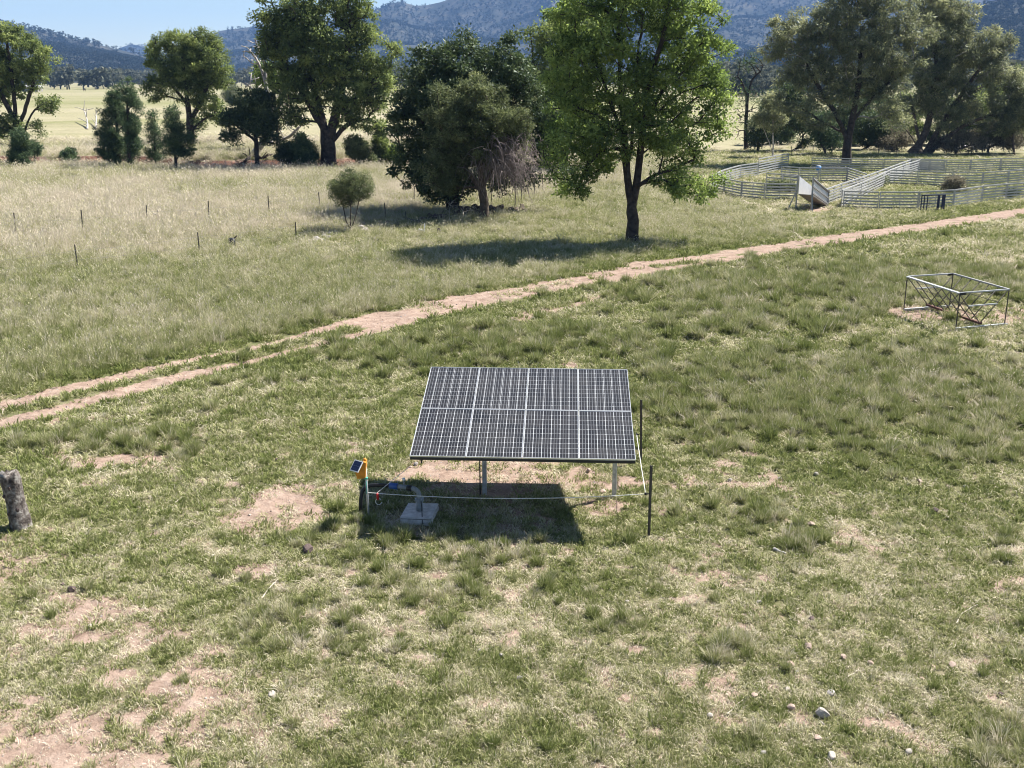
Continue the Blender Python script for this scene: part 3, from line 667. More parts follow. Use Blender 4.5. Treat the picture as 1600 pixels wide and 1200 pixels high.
for k, (b, lb, leaf, s, lab) in enumerate([
    ((33, 266), [(33, 222, 9, 15), (33, 245, 13, 18)], 'lf_pine', 31, 'dense upright dark green shrub in front of the far left tree'),
    ((109, 259), [(109, 246, 9, 11)], 'lf_pine', 32, 'small round dark shrub standing alone on the creek bank'),
    ((54, 264), [(54, 232, 6, 8)], 'lf_pine', 33, 'thin sapling with a small round top beside the upright dark shrub'),
    ((452, 264), [(452, 243, 17, 16)], 'lf_dark', 34, 'dark bushy shrub at the left foot of the massive creek tree'),
    ((477, 265), [(473, 228, 12, 16), (478, 246, 16, 15)], 'lf_pine', 35, 'blue-green upright bush against the trunk of the massive creek tree'),
    ((563, 263), [(560, 236, 18, 18), (572, 250, 14, 10)], 'lf_olive', 36, 'loose grey-green bush at the right foot of the massive creek tree'),
    ((595, 261), [(595, 232, 10, 18), (594, 248, 12, 10)], 'lf_green', 37, 'upright dark bush between the loose grey bush and the dark round-crowned tree'),
    ((620, 262), [(616, 246, 13, 11)], 'lf_bright', 38, 'low bright green bush under the left side of the dark round-crowned tree'),
    ((362, 168), [(362, 150, 12, 12)], 'lf_olive', 39, 'small pale tree out on the plain right of the open-crowned tree')]):
    tree('shrub', lab, b, [[b, (b[0], (b[1] + lb[-1][1]) / 2), (lb[-1][0], lb[-1][1])]], lb, leaf, 'bark_brown', .07, .36 if k != 8 else .8, .8, 130, .18 if k != 8 else .35, .06, -.2, s, cat='shrub' if k not in (2, 8) else 'tree', group=T_LEFT, cmax=130)

tree('gum_tree', 'large olive gum with one dark straight trunk just behind the sheep yards', (1323, 256),
     [[(1323, 256), (1325, 220), (1333, 180), (1342, 120), (1346, 50)], [(1325, 222), (1303, 175), (1272, 125), (1250, 85)], [(1325, 210), (1285, 190), (1228, 152)], [(1332, 190), (1375, 140), (1420, 108)], [(1342, 130), (1385, 80), (1405, 40)]],
     [(1240, 58, 42, 36), (1300, 38, 48, 42), (1370, 28, 52, 42), (1340, 88, 58, 44), (1262, 108, 42, 32), (1398, 88, 42, 42), (1212, 74, 22, 18), (1300, 148, 40, 20), (1428, 58, 32, 38), (1378, 138, 38, 22), (1232, 128, 24, 18), (1350, -18, 55, 22), (1262, 152, 26, 16), (1300, 176, 26, 14), (1380, 172, 28, 16), (1345, 150, 30, 18), (1228, 165, 28, 20), (1268, 186, 28, 18), (1405, 196, 26, 16)],
     'lf_euc', 'bark_pale', .38, .60, .88, 105, .28, .08, .75, 41, .85, .35, group=T_RIGHT, cmax=700, shell=.2, holes=.36, tbark='bark_dark')
tree('gum_tree', 'huge many-stemmed olive gum at the right with pale leaning limbs', (1442, 243),
     [[(1442, 243), (1446, 205), (1458, 155), (1464, 95), (1455, 30)], [(1440, 243), (1422, 212), (1400, 190), (1375, 180)], [(1446, 240), (1470, 195), (1500, 152), (1530, 110)], [(1440, 240), (1430, 195), (1420, 145)], [(1450, 240), (1490, 205), (1530, 185), (1565, 178)], [(1462, 110), (1490, 70), (1500, 30)]],
     [(1452, 8, 38, 28), (1482, 38, 38, 38), (1528, 88, 38, 42), (1498, 110, 42, 36), (1562, 68, 22, 22), (1450, 110, 36, 32), (1578, 128, 28, 26), (1460, 158, 42, 20), (1545, 158, 40, 22), (1512, 20, 18, 18), (1415, 165, 25, 16), (1590, 170, 22, 18), (1505, 168, 38, 22), (1558, 190, 30, 22), (1480, 190, 26, 14)],
     'lf_euc', 'bark_pale', .48, .62, .88, 105, .28, .08, .75, 42, .85, .35, group=T_RIGHT, cmax=700, shift=3, shell=.2, holes=.35, tbark='bark_brown')
tree('dead_tree', 'thin dark mostly bare tree with short side twigs left of the gums', (1165, 235), [[(1165, 235), (1166, 195), (1168, 155), (1176, 125), (1188, 112)], [(1168, 158), (1160, 132), (1152, 120)]],
     [(1168, 98, 20, 14), (1150, 128, 11, 12), (1156, 170, 11, 40), (1178, 170, 8, 30)], 'lf_pine', 'bark_dark', .22, .6, 1.0, 36, .26, .06, .1, 43, rise=-.1, bare=.55, group=T_RIGHT, cmax=90, cat='tree')
tree('sapling', 'pale-stemmed young gum in front of the dark scrub left of the gums', (1208, 246), [[(1208, 246), (1208, 215), (1206, 175)], [(1208, 240), (1199, 215), (1192, 195)]],
     [(1206, 162, 13, 15), (1194, 186, 13, 13), (1212, 190, 13, 16)], 'lf_euc', 'bark_white', .09, .4, .9, 80, .24, .06, .5, 44, group=T_RIGHT, cmax=90, cat='sapling')
for k, (b, lb, leaf, s, lab) in enumerate([
    ((1184, 238), [(1183, 208, 15, 20)], 'lf_dark', 45, 'dark low pine beside the thin mostly bare tree'),
    ((1252, 240), [(1232, 152, 22, 22), (1248, 182, 28, 26), (1255, 212, 26, 18)], 'lf_dark', 46, 'dense dark pine behind the pale-stemmed young gum'),
    ((1288, 242), [(1288, 205, 24, 24), (1280, 222, 26, 12)], 'lf_pine', 47, 'dark bushy pine left of the straight dark trunk'),
    ((1365, 238), [(1365, 205, 30, 22)], 'lf_dark', 48, 'dark undergrowth bush between the two big gums'),
    ((1585, 240), [(1580, 190, 30, 28), (1606, 160, 30, 36)], 'lf_euc', 49, 'olive bushy tree cut by the right edge behind the yards'),
    ((1494, 240), [(1480, 226, 22, 8), (1505, 220, 18, 12), (1525, 226, 14, 8)], 'lf_scrub', 50, 'brownish grey scrub right of the many-stemmed gum'),
    ((1545, 238), [(1535, 218, 22, 12), (1562, 210, 20, 16), (1585, 220, 16, 10)], 'lf_scrub', 51, 'wide brownish grey thicket behind the fallen white log'),
    ((1395, 236), [(1390, 224, 16, 8), (1408, 216, 14, 10)], 'lf_scrub', 52, 'low brown thicket left of the many-stemmed gum'),
    ((1318, 236), [(1318, 190, 26, 34)], 'lf_dark', 53, 'tall dark pine close behind the straight dark trunk'),
    ((1350, 234), [(1348, 175, 26, 32), (1352, 205, 24, 18)], 'lf_pine', 54, 'dark background tree just right of the straight dark trunk'),
    ((1412, 233), [(1410, 180, 30, 30), (1405, 205, 28, 18)], 'lf_green', 55, 'dark background tree left of the leaning pale stems'),
    ((1478, 234), [(1478, 190, 30, 28), (1480, 212, 28, 14)], 'lf_dark', 56, 'dark background tree right of the leaning pale stems'),
    ((1530, 233), [(1528, 180, 32, 26), (1530, 205, 34, 18)], 'lf_green', 57, 'dark green background tree above the wide brownish thicket'),
    ((1578, 232), [(1580, 150, 30, 30), (1582, 190, 32, 26)], 'lf_green', 58, 'green background tree behind the bushy tree at the right edge'),
    ((1222, 234), [(1215, 180, 20, 26), (1220, 210, 20, 16)], 'lf_pine', 59, 'blue-green pine behind the pale-stemmed young gum')]):
    if k > 7: lb = [(q[0], q[1], q[2] * 1.45, q[3] * 1.25) for q in lb]
    tree('shrub', lab, b, [[b, (b[0], (b[1] + lb[-1][1]) / 2), (lb[-1][0], lb[-1][1])]], lb, leaf, 'bark_brown', .12, .52, .88, 85, .27, .08, .1, s, cat='shrub', group=T_RIGHT, cmax=170, shift=4 if k in (1, 3) else 9 if k > 7 else 0)

# ------------------------------------------------------------------ grass: blade clumps scattered over the pasture
def grassmat():
    m = bpy.data.materials.new('grass_blades'); m.use_nodes = True; t = m.node_tree; t.nodes.clear()
    a = N(t, 'ShaderNodeAttribute'); a.attribute_name = 'dry'; a.attribute_type = 'INSTANCER'
    b = N(t, 'ShaderNodeAttribute'); b.attribute_name = 'bt'
    ad = N(t, 'ShaderNodeMath'); ad.operation = 'ADD'; ad.use_clamp = True
    t.links.new(a.outputs['Fac'], ad.inputs[0]); t.links.new(b.outputs['Fac'], ad.inputs[1])
    c = ramp(t, ad.outputs[0], [(0.0, (.175, .208, .066)), (.28, (.268, .292, .112)), (.5, (.378, .375, .19)), (.75, (.49, .46, .295)), (1.0, (.63, .56, .45))])
    d = N(t, 'ShaderNodeBsdfDiffuse'); tr = N(t, 'ShaderNodeBsdfTranslucent'); mx = N(t, 'ShaderNodeMixShader'); mx.inputs[0].default_value = .30
    t.links.new(c, d.inputs[0]); t.links.new(c, tr.inputs[0]); t.links.new(d.outputs[0], mx.inputs[1]); t.links.new(tr.outputs[0], mx.inputs[2])
    o = N(t, 'ShaderNodeOutputMaterial'); t.links.new(mx.outputs[0], o.inputs[0]); return m
M['grass'] = grassmat()
def blades(seed, n, Rr, h0, h1, w, lean0, lean1, spread, tipdry=.15, head=False, off=0.0):
    r = np.random.default_rng(seed)
    rad = Rr * np.sqrt(r.uniform(0, 1, n)); th = r.uniform(0, 6.283, n)
    p = np.stack([rad * np.cos(th), rad * np.sin(th), np.full(n, -.012)], 1)
    az = th + r.normal(0, spread, n); h = r.uniform(h0, h1, n); ln = np.radians(r.uniform(lean0, lean1, n))
    d0 = np.stack([np.cos(az) * np.sin(ln * .55), np.sin(az) * np.sin(ln * .55), np.cos(ln * .55)], 1)
    d1 = np.stack([np.cos(az) * np.sin(ln * 1.3), np.sin(az) * np.sin(ln * 1.3), np.cos(ln * 1.3)], 1)
    pa = az + r.uniform(0, 6.283, n) * .5
    sd = np.stack([-np.sin(pa), np.cos(pa), np.zeros(n)], 1) * (w * r.uniform(.6, 1.3, n))[:, None] * .5
    m = p + d0 * h[:, None] * .55; e = m + d1 * h[:, None] * .5
    e[:, 2] = np.maximum(e[:, 2], .004); m[:, 2] = np.maximum(m[:, 2], .006)
    V = np.stack([p - sd, p + sd, m + sd * .85, m - sd * .85, e], 1).reshape(-1, 3)
    b = np.arange(n)[:, None] * 5; F4 = b + [[0, 1, 2, 3]]; F3 = b + [[3, 2, 4]]
    bt = off + r.normal(0, .22, n); B = np.stack([bt - .05, bt - .05, bt, bt, bt + tipdry], 1).ravel()
    if head:     # seed heads on the taller stalks
        k = np.where(r.uniform(0, 1, n) < .35)[0]; q = e[k]; o = len(V); s = sd[k] * 2.4; up = d1[k] * (h[k] * .16)[:, None]
        V = np.vstack([V, np.stack([q - up * .4, q + s + up * .3, q + up, q - s + up * .3], 1).reshape(-1, 3)])
        F4 = np.vstack([F4, o + np.arange(len(k) * 4).reshape(-1, 4)]); B = np.concatenate([B, np.repeat(bt[k] + .3, 4)])
    return mesh_np('grass_clump', V, F4, F3, dict(bt=B))
TURF = [source('grass_clump', blades(500 + i, 34, .10, .035, .11, .0135, 12, 62, .9, off=-.06), M['grass']) for i in range(3)]
TURF += [source('grass_clump', blades(510 + i, 22, .15, .05, .15, .0105, 58, 90, 1.8, .1, off=.30), M['grass']) for i in range(2)]
TUFT = [source('grass_clump', blades(520 + i, 64, .08, .12, .30, .009, 6, 58, .6, .38, off=-.06 + .14 * i), M['grass']) for i in range(3)]
TALL = [source('grass_clump', blades(530 + i, 54, .16, .22, .62, .010, 6, 62, 1.4, .3, True, off=-.14 + .15 * i), M['grass']) for i in range(3)]
TUSS = [source('grass_clump', blades(550 + i, 70, .07, .10, .30, .010, 5, 55, .5, .16, off=-.20 + .12 * i), M['grass']) for i in range(3)]
SHADE_WEED = [source('grass_clump', blades(540 + i, 34, .055, .05, .15, .014, 10, 65, .5, .02, off=-.16), M['grass']) for i in range(2)]  # added rosettes, toned dark to stand in for small shadows in the turf
def cover(n, d0, d1, half=38.0):
    th = np.radians(RNG.uniform(-half, half, n)); d = np.exp(RNG.uniform(np.log(d0), np.log(d1), n))
    return d * np.sin(th), d * np.cos(th), d
def pick(f, m, k):
    i = RNG.integers(0, k, m)
    if k == 5: i = np.where(RNG.uniform(0, 1, m) < np.clip(f['dry'] * 1.25 - .12, .08, .95), RNG.integers(3, 5, m), RNG.integers(0, 3, m))
    return i
def lay(name, label, n, d0, d1, prob, src, size, seed):
    x, y, d = cover(n, d0, d1); f = fields(x, y)
    ok = RNG.uniform(0, 1, n) < prob(f, d); x, y, d = x[ok], y[ok], d[ok]; f = {k: q[ok] for k, q in f.items()}
    m = len(x); z = hz(x, y)
    sxy, sz = size(f, d); j = RNG.uniform(.7, 1.35, m)
    tint = np.clip(f['dry'] + RNG.normal(0, .13, m), 0, 1)
    o = scatter(name, np.stack([x, y, z], 1), rz_only(m, .10), np.stack([sxy * j, sxy * j, sz * j * RNG.uniform(.8, 1.2, m)], 1), pick(f, m, len(src)), src, dict(dry=tint))
    tag(o, label, 'grass')
GN_ = 1.0
lay('short_grass', 'short patchy green and straw turf covering the pasture', int(150000 * GN_), 9, 120,
    lambda f, d: np.clip((1 - sst(.25, .75, f['soil']) * .80) * (1 - .97 * f['clear']) * (1 - .5 * f['pad']) * (.45 + .6 * sst(.38, .58, f['gap'])), 0, 1), TURF, lambda f, d: (np.clip(d / 17, .75, 4.5), np.clip(d / 22, .8, 2.2)), 1)
lay('grass_tufts', 'scattered green and dry grass tufts rising above the turf', int(52000 * GN_), 9, 75,
    lambda f, d: np.clip((.02 + .95 * f['tall'] ** 1.2 * (1 - .6 * f['pad']) * (.5 + .5 * f['beyond'])) * (1 - f['soil'] * .9) * (1 - f['clear']), 0, 1), TUFT, lambda f, d: (np.clip(d / 26, .75, 2.6), .55 + .65 * f['tall'] * np.clip(d / 26, .8, 1.35)), 2)
def tussocks():
    x, y, d = cover(24000, 10, 60); f = fields(x, y)
    p = np.clip(blobs(f['u'], f['v'], TUS, x, y, 23) * 1.0 + .014, 0, 1) * (1 - f['soil']) * (1 - f['clear']) * np.clip(d / 34, .3, 1) ** 1.0
    ok = RNG.uniform(0, 1, len(x)) < p; x, y = x[ok], y[ok]; n = len(x); k = 7
    R_ = RNG.uniform(.03, .17, n) * np.clip(y / 25, .5, 1); t0 = np.clip(.26 + RNG.normal(0, .17, n), 0, .85); s0 = RNG.uniform(.55, 1.45, n) * np.clip(y / 26, .5, 1.25)
    th = RNG.uniform(0, 6.283, (n, k)); rr = R_[:, None] * np.sqrt(RNG.uniform(0, 1, (n, k)))
    X = (x[:, None] + rr * np.cos(th)).ravel(); Y = (y[:, None] + rr * np.sin(th)).ravel(); m = n * k
    sc = np.repeat(s0, k) * RNG.uniform(.7, 1.2, m)
    o = scatter('grass_tussocks', np.stack([X, Y, hz(X, Y)], 1), rz_only(m, .16), np.stack([sc, sc, sc * RNG.uniform(.85, 1.2, m)], 1), RNG.integers(0, 3, m), TUSS, dict(dry=np.clip(np.repeat(t0, k) + RNG.normal(0, .08, m), 0, 1)))
    tag(o, 'distinct olive grass tussocks standing in the short turf', 'grass')
tussocks()
lay('shade_weeds', 'small weed clumps added as dark shade specks through the turf', int(26000 * GN_), 9, 60,
    lambda f, d: np.clip(.22 * (1 - f['soil']) * (1 - f['clear']) * sst(.65, .35, f['dry']) * 2, 0, 1), SHADE_WEED, lambda f, d: (np.clip(d / 18, .8, 2.2), np.clip(d / 20, .8, 1.5)), 4)
lay('tall_grass', 'tall pale seeding grass of the paddock beyond the track', int(80000 * GN_), 26, 135,
    lambda f, d: np.clip(f['tall'] * (.12 + .5 * f['beyond'] + .5 * f['pad']) * (1 - f['soil']) * (1 - f['clear']) * (1 - .6 * f['yard']) * (.40 + .75 * sst(.40, .56, f['gap2'])), 0, 1), TALL, lambda f, d: (np.clip(d / 48, .7, 3.0), .50 + .35 * f['beyond'] * f['tall'] + .25 * f['pad']), 3)

def pebbles():
    src = []
    for i in range(3):
        r = np.random.default_rng(800 + i); bm = bmesh.new(); bmesh.ops.create_icosphere(bm, subdivisions=1, radius=1)
        for v in bm.verts: v.co *= r.uniform(.7, 1.2); v.co.z *= .6
        me = bpy.data.meshes.new('pebble'); bm.to_mesh(me); bm.free(); src.append(source('pebble', me, M[('stone', 'stone_grey', 'stone_dark')[i]]))
    x, y, d = cover(60000, 9, 60); f = fields(x, y)
    ok = RNG.uniform(0, 1, len(x)) < np.clip(.02 + .75 * sst(.3, .8, f['soil']), 0, 1); x, y, d = x[ok], y[ok], d[ok]; m = len(x)
    sz = np.exp(RNG.normal(-4.75, .5, m)) * np.clip(d / 16, .8, 2.0)
    tag(scatter('pebbles', np.stack([x, y, hz(x, y)], 1), rz_only(m, .3), np.stack([sz, sz, sz], 1), RNG.choice(3, m, p=[.6, .25, .15]), src, {}), 'loose pebbles and clods strewn over the bare earth', 'pebbles')
pebbles()

# ------------------------------------------------------------------ small builders for made things
def bm_obj(name, bm, m, parent=None, smooth=False):
    me = bpy.data.meshes.new(name); bm.normal_update(); bm.to_mesh(me); bm.free()
    if smooth:
        for p in me.polygons: p.use_smooth = True
    return link(name, me, parent, m)
def add_box(bm, c, s, rot=None, bev=0.0):
    r = bmesh.ops.create_cube(bm, size=1); vs = r['verts']
    mt = Matrix.Translation(Vector(c)) @ (rot.to_4x4() if rot is not None else Matrix()) @ Matrix.Diagonal((*s, 1))
    bmesh.ops.transform(bm, matrix=mt, verts=vs)
    if bev: bmesh.ops.bevel(bm, geom=list({e for v in vs for e in v.link_edges}), offset=bev, segments=1, affect='EDGES')
    return vs
def frame_of(p, q):
    d = Vector(q) - Vector(p); return d.to_track_quat('Z', 'Y').to_matrix(), d.length
def add_bar(bm, p, q, w, h=None, bev=0.0):
    m, l = frame_of(p, q); return add_box(bm, (Vector(p) + Vector(q)) / 2, (w, h or w, l), m, bev)
def add_rod(bm, p, q, r, seg=8, r2=None):
    m, l = frame_of(p, q)
    bmesh.ops.create_cone(bm, cap_ends=True, segments=seg, radius1=r, radius2=r if r2 is None else r2, depth=l,
                          matrix=Matrix.Translation((Vector(p) + Vector(q)) / 2) @ m.to_4x4())
def bar_obj(name, p, q, w, m, parent, h=None, bev=0.0):
    bm = bmesh.new(); add_bar(bm, p, q, w, h, bev); return bm_obj(name, bm, m, parent)
def rod_obj(name, p, q, r, m, parent, seg=8, r2=None):
    bm = bmesh.new(); add_rod(bm, p, q, r, seg, r2); return bm_obj(name, bm, m, parent, True)
def path_obj(name, pts, r, m, parent=None, seg=6, rr=None):
    P = np.array([tuple(p) for p in pts]); V, F4, F3 = tube_np([(P, np.full(len(P), r) if rr is None else np.array(rr))], seg)
    return link(name, mesh_np(name, V, F4, F3, None, True), parent, m)
def spline(pts, n=8):
    P = [Vector(p) for p in pts]; out = []
    for i in range(len(P) - 1):
        p0, p1, p2, p3 = P[max(i - 1, 0)], P[i], P[i + 1], P[min(i + 2, len(P) - 1)]
        for j in range(n):
            t = j / n; out.append(.5 * (2 * p1 + (p2 - p0) * t + (2 * p0 - 5 * p1 + 4 * p2 - p3) * t * t + (3 * p1 - p0 - 3 * p2 + p3) * t ** 3))
    out.append(P[-1]); return out
def ground_pt(u, v, dz=0.0):
    p = gnd(u, v); p.z = hz1(p.x, p.y) + dz; return p

# ------------------------------------------------------------------ the solar array
def cell_material():
    m, t, b = mat('solar_cell', .4, 0, .15)
    sx = N(t, 'ShaderNodeSeparateXYZ'); t.links.new(coords(t), sx.inputs[0])
    def math_(op, a, b_):
        n = N(t, 'ShaderNodeMath'); n.operation = op
        for i, q in enumerate((a, b_)):
            if isinstance(q, (int, float)): n.inputs[i].default_value = q
            else: t.links.new(q, n.inputs[i])
        return n.outputs[0]
    f = math_('PINGPONG', math_('ADD', sx.outputs['X'], .026), .026)     # busbars every 52 mm
    bar = math_('LESS_THAN', f, .0024)
    oi = N(t, 'ShaderNodeObjectInfo')
    base = ramp(t, oi.outputs['Random'], [(0, (.012, .012, .0135)), (1, (.020, .020, .022))])
    dn = noise_node(t, 2.2, 6, N(t, 'ShaderNodeNewGeometry').outputs['Position'], .7)
    df = N(t, 'ShaderNodeMapRange'); df.inputs[1].default_value = .42; df.inputs[2].default_value = .8; df.inputs[4].default_value = .16; t.links.new(dn, df.inputs[0])
    dm = N(t, 'ShaderNodeMixRGB'); t.links.new(df.outputs[0], dm.inputs[0]); t.links.new(base, dm.inputs[1]); dm.inputs[2].default_value = (.20, .18, .16, 1); base = dm.outputs[0]
    mx = N(t, 'ShaderNodeMixRGB'); t.links.new(bar, mx.inputs[0]); t.links.new(base, mx.inputs[1]); mx.inputs[2].default_value = (.30, .31, .33, 1)
    t.links.new(mx.outputs[0], b.inputs['Base Color'])
    b.inputs['Coat Weight'].default_value = .3; b.inputs['Coat Roughness'].default_value = .04
    return m
M['cell'] = cell_material()
M['sheet'] = speckled('white_backsheet', (.40, .41, .42), (.50, .51, .52), 3, .4)
M['sheet'].node_tree.nodes['Principled BSDF'].inputs['Coat Weight'].default_value = .8
ARR = Vector((.26, 19.20, 0)); TILT = R(13.3); YAW = R(-2.9); MW, ML = .997, 1.645
def build_array():
    root = empty('solar_panel_array', (ARR.x, ARR.y, hz1(ARR.x, ARR.y)), 'tilted ground-mounted array of eight solar modules on two steel posts', 'solar array', None, YAW)
    zc = 1.77; ct, st_ = math.cos(TILT), math.sin(TILT)
    def L(a, b, c): return Vector((a, b * ct - c * st_, zc + b * st_ + c * ct))     # across, up the slope, out of the face
    hw, hl = MW / 2, ML / 2
    bm = bmesh.new(); add_box(bm, (0, 0, -.0195), (MW - .02, ML - .02, .027)); mod = bpy.data.meshes.new('module'); bm.to_mesh(mod); bm.free(); mod.materials.append(M['sheet'])
    bm = bmesh.new()
    for s in (-1, 1):
        add_box(bm, (0, s * (hl - .0045), -.016), (MW, .009, .040)); add_box(bm, (s * (hw - .0045), 0, -.016), (.009, ML - .0185, .0396))
    frm = bpy.data.meshes.new('frame'); bm.to_mesh(frm); bm.free(); frm.materials.append(M['alu'])
    h, c = .0768, .010
    pts = [(-h + c, -h), (h - c, -h), (h, -h + c), (h, h - c), (h - c, h), (-h + c, h), (-h, h - c), (-h, -h + c)]
    def cell_bm(bm, ox=0.0, oy=0.0):
        top = [bm.verts.new((x + ox, y + oy, .0018)) for x, y in pts]; bot = [bm.verts.new((x + ox, y + oy, 0)) for x, y in pts]
        bm.faces.new(top)
        for i in range(8): bm.faces.new((bot[i], bot[(i + 1) % 8], top[(i + 1) % 8], top[i]))
    bm = bmesh.new(); cell_bm(bm); cm = bpy.data.meshes.new('solar_cell'); bm.to_mesh(cm); bm.free(); cm.materials.append(M['cell'])
    grid = [((i - 2.5) * .1628, (j - 4.5) * .1622) for j in range(10) for i in range(6)]
    bm = bmesh.new(); [cell_bm(bm, x, y) for x, y in grid]; call = bpy.data.meshes.new('solar_cells'); bm.to_mesh(call); bm.free(); call.materials.append(M['cell'])
    for r in range(2):
        for k in range(4):
            o = link('module', mod, root); o.location = L((k - 1.5) * (MW + .008), (r - .5) * (ML + .010), 0); o.rotation_euler = (TILT + random.uniform(-.002, .002), random.uniform(-.0015, .0015), 0)
            link('frame', frm, o)
            if r == 0:
                for x, y in grid:
                    q = link('solar_cell', cm, o); q.location = (x, y, -.0058)
            else:
                q = link('solar_cells', call, o); q.location = (0, 0, -.0058); tag(q, kind='stuff')
    W2, L2 = 2.0, 1.64
    for b in (-1.25, -.42, .42, 1.25):
        bar_obj('purlin', L(-W2, b, -.072), L(W2, b, -.072), .05, M['blackframe'], root, .07)
    for a in (-1.55, -.8, .5, 1.73):
        bar_obj('rafter', L(a, -1.45, -.145), L(a, 1.45, -.145), .05, M['galvdull'], root, .07)
    bar_obj('torque_beam', L(-1.85, 0, -.235), L(1.9, 0, -.235), .10, M['galvdull'], root, .10)
    bar_obj('lip', L(-W2, -L2 - .012, -.052), L(W2, -L2 - .012, -.052), .018, M['blackframe'], root, .05)
    for a in (-.80, 1.73):
        bm = bmesh.new(); y = .05
        add_box(bm, (a, y, (zc - .27) / 2 - .15), (.085, .085, zc - .27 + .3), None, .008)
        bm_obj('post', bm, M['galv'], root)
        bm = bmesh.new(); add_box(bm, (a, y, zc - .30), (.16, .20, .012)); bm_obj('post_plate', bm, M['galvdull'], root)
    path_obj('conduit', [(-.88, -.05, .02), (-.882, -.05, .5), (-.885, -.04, 1.0), (-.885, 0, 1.45)], .014, M['black'], root)
    bm = bmesh.new(); add_box(bm, (-1.83, -1.30, 1.28), (.05, .06, .16)); add_box(bm, (-1.84, -1.30, 1.18), (.025, .03, .09)); bm_obj('cable_bracket', bm, M['black'], root)
    return root
build_array()

# ------------------------------------------------------------------ electric fence round the array
def picket(base, h, label, lean=(0, 0), m='steel_dark', group='steel pickets of the electric fence', name='steel_picket'):
    root = empty(name, base, label, 'fence post', group)
    bm = bmesh.new(); t = Vector((lean[0], lean[1], h)); b = Vector((0, 0, -.25))
    for k in range(3):                                    # Y section
        a = k * 2.094 + .4; off = Vector((math.cos(a), math.sin(a), 0)) * .0125
        mt, l = frame_of(b, t); vs = bmesh.ops.create_cube(bm, size=1)['verts']
        bmesh.ops.transform(bm, matrix=Matrix.Translation((b + t) / 2 + off) @ Matrix.Rotation(a, 4, 'Z') @ Matrix.Diagonal((.027, .007 + k * .0006, l + k * .004, 1)), verts=vs)
        if lean != (0, 0):
            for v in vs: v.co += Vector((lean[0], lean[1], 0)) * ((v.co.z - b.z) / l - .5)
    bm_obj('shaft', bm, M[m], root); return root, t
pA = ground_pt(1014, 838); pB = ground_pt(1002, 722); pE = ground_pt(577, 815)
pa, ta = picket(pA, 1.33, 'dark steel picket standing right of the array, nearest the camera', (-.01, .0))
pb, tb = picket(pB, 1.38, 'dark steel picket leaning behind the right end of the array', (-.05, .0))
def insulator(parent, loc, m='black'):
    bm = bmesh.new(); add_rod(bm, Vector(loc) - Vector((.05, 0, 0)), Vector(loc) + Vector((0, 0, 0)), .012, 8); add_rod(bm, Vector(loc) - Vector((.06, 0, .02)), Vector(loc) - Vector((.06, 0, -.02)), .02, 8)
    bm_obj('insulator', bm, M[m], parent, True)
insulator(pa, (-.03, 0, .80)); insulator(pb, (-.06, 0, .62))
pe = empty('fence_energiser', pE, 'orange solar fence energiser on a thin galvanised post left of the array', 'energiser')
rod_obj('post', (0, 0, -.25), (-.03, 0, 1.18), .021, M['galv'], pe, 10)
tp = Vector((-.10, -.03, 1.02))
bm = bmesh.new()
def prism(bm, prof, y0, y1, o):   # side profile in x,z run along y
    a = [bm.verts.new((o[0] + x, o[1] + y0, o[2] + z)) for x, z in prof]; b = [bm.verts.new((o[0] + x, o[1] + y1, o[2] + z)) for x, z in prof]
    bm.faces.new(a); bm.faces.new(b[::-1])
    for i in range(len(prof)): bm.faces.new((a[i], b[i], b[(i + 1) % len(prof)], a[(i + 1) % len(prof)]))
prism(bm, [(-.07, -.14), (.08, -.12), (.10, .17), (.05, .19), (-.10, 0.0)], -.09, .09, tp); bmesh.ops.recalc_face_normals(bm, faces=bm.faces)
bm_obj('housing', bm, M['orange'], pe)
rod_obj('knob', tp + Vector((.07, 0, .17)), tp + Vector((.07, 0, .225)), .028, M['orange'], pe, 12)
rod_obj('dial', tp + Vector((-.09, -.02, -.06)), tp + Vector((-.045, -.02, -.07)), .05, M['black'], pe, 14)
rt = Matrix.Rotation(R(-52), 3, 'Y') @ Matrix.Rotation(R(8), 3, 'X')
rt = Matrix.Rotation(R(-35), 3, 'Z') @ Matrix.Rotation(R(48), 3, 'X')
pc = tp + Vector((-.07, -.10, .115))
bm = bmesh.new(); add_box(bm, pc, (.20, .22, .016), rt); pnl = bm_obj('solar_panel', bm, M['white'], pe)
bm = bmesh.new()
for i in range(4):
    for j in range(2): add_box(bm, pc + rt @ Vector(((i - 1.5) * .044, (j - .5) * .094, .0095)), (.042, .092, .003), rt)
M['pvdark'] = plain('small_panel_cells', (.02, .03, .07), .2); q = bm_obj('panel_cells', bm, M['pvdark'], pnl); tag(q, kind='stuff')
bm = bmesh.new(); add_box(bm, (-.02, -.03, .86), (.06, .05, .03)); bm_obj('clamp', bm, M['teal'], pe)
rod_obj('earth_lead', (-.02, -.03, .86), (-.025, -.035, .55), .006, M['teal'], pe, 6)
w0 = pE + Vector((.0, -.03, .58)); w1 = pA + Vector((-.09, 0, .80)); w2 = pB + Vector((-.12, 0, .62))
def sag(p, q, s, n=14): return [p.lerp(q, i / n) - Vector((0, 0, s * 4 * (i / n) * (1 - i / n))) for i in range(n + 1)]
tag(path_obj('fence_rope', sag(w0, w1, .10) + sag(w1, w2, .02)[1:], .0072, M['rope']), 'thin white electric fence rope strung low around the front of the array', 'rope')
hk = w0.lerp(w1, .035)
hr = empty('gate_handle', hk, 'small red fence handle with a wire loop hanging beside the energiser post', 'handle')
rod_obj('grip', (0, 0, -.01), (.01, -.01, -.13), .024, M['red'], hr, 10)
path_obj('wire_loop', [Vector((.02 + .055 * math.cos(a), -.01, -.17 + .06 * math.sin(a))) for a in np.linspace(.6, 6.0, 16)], .006, M['rope'], hr)
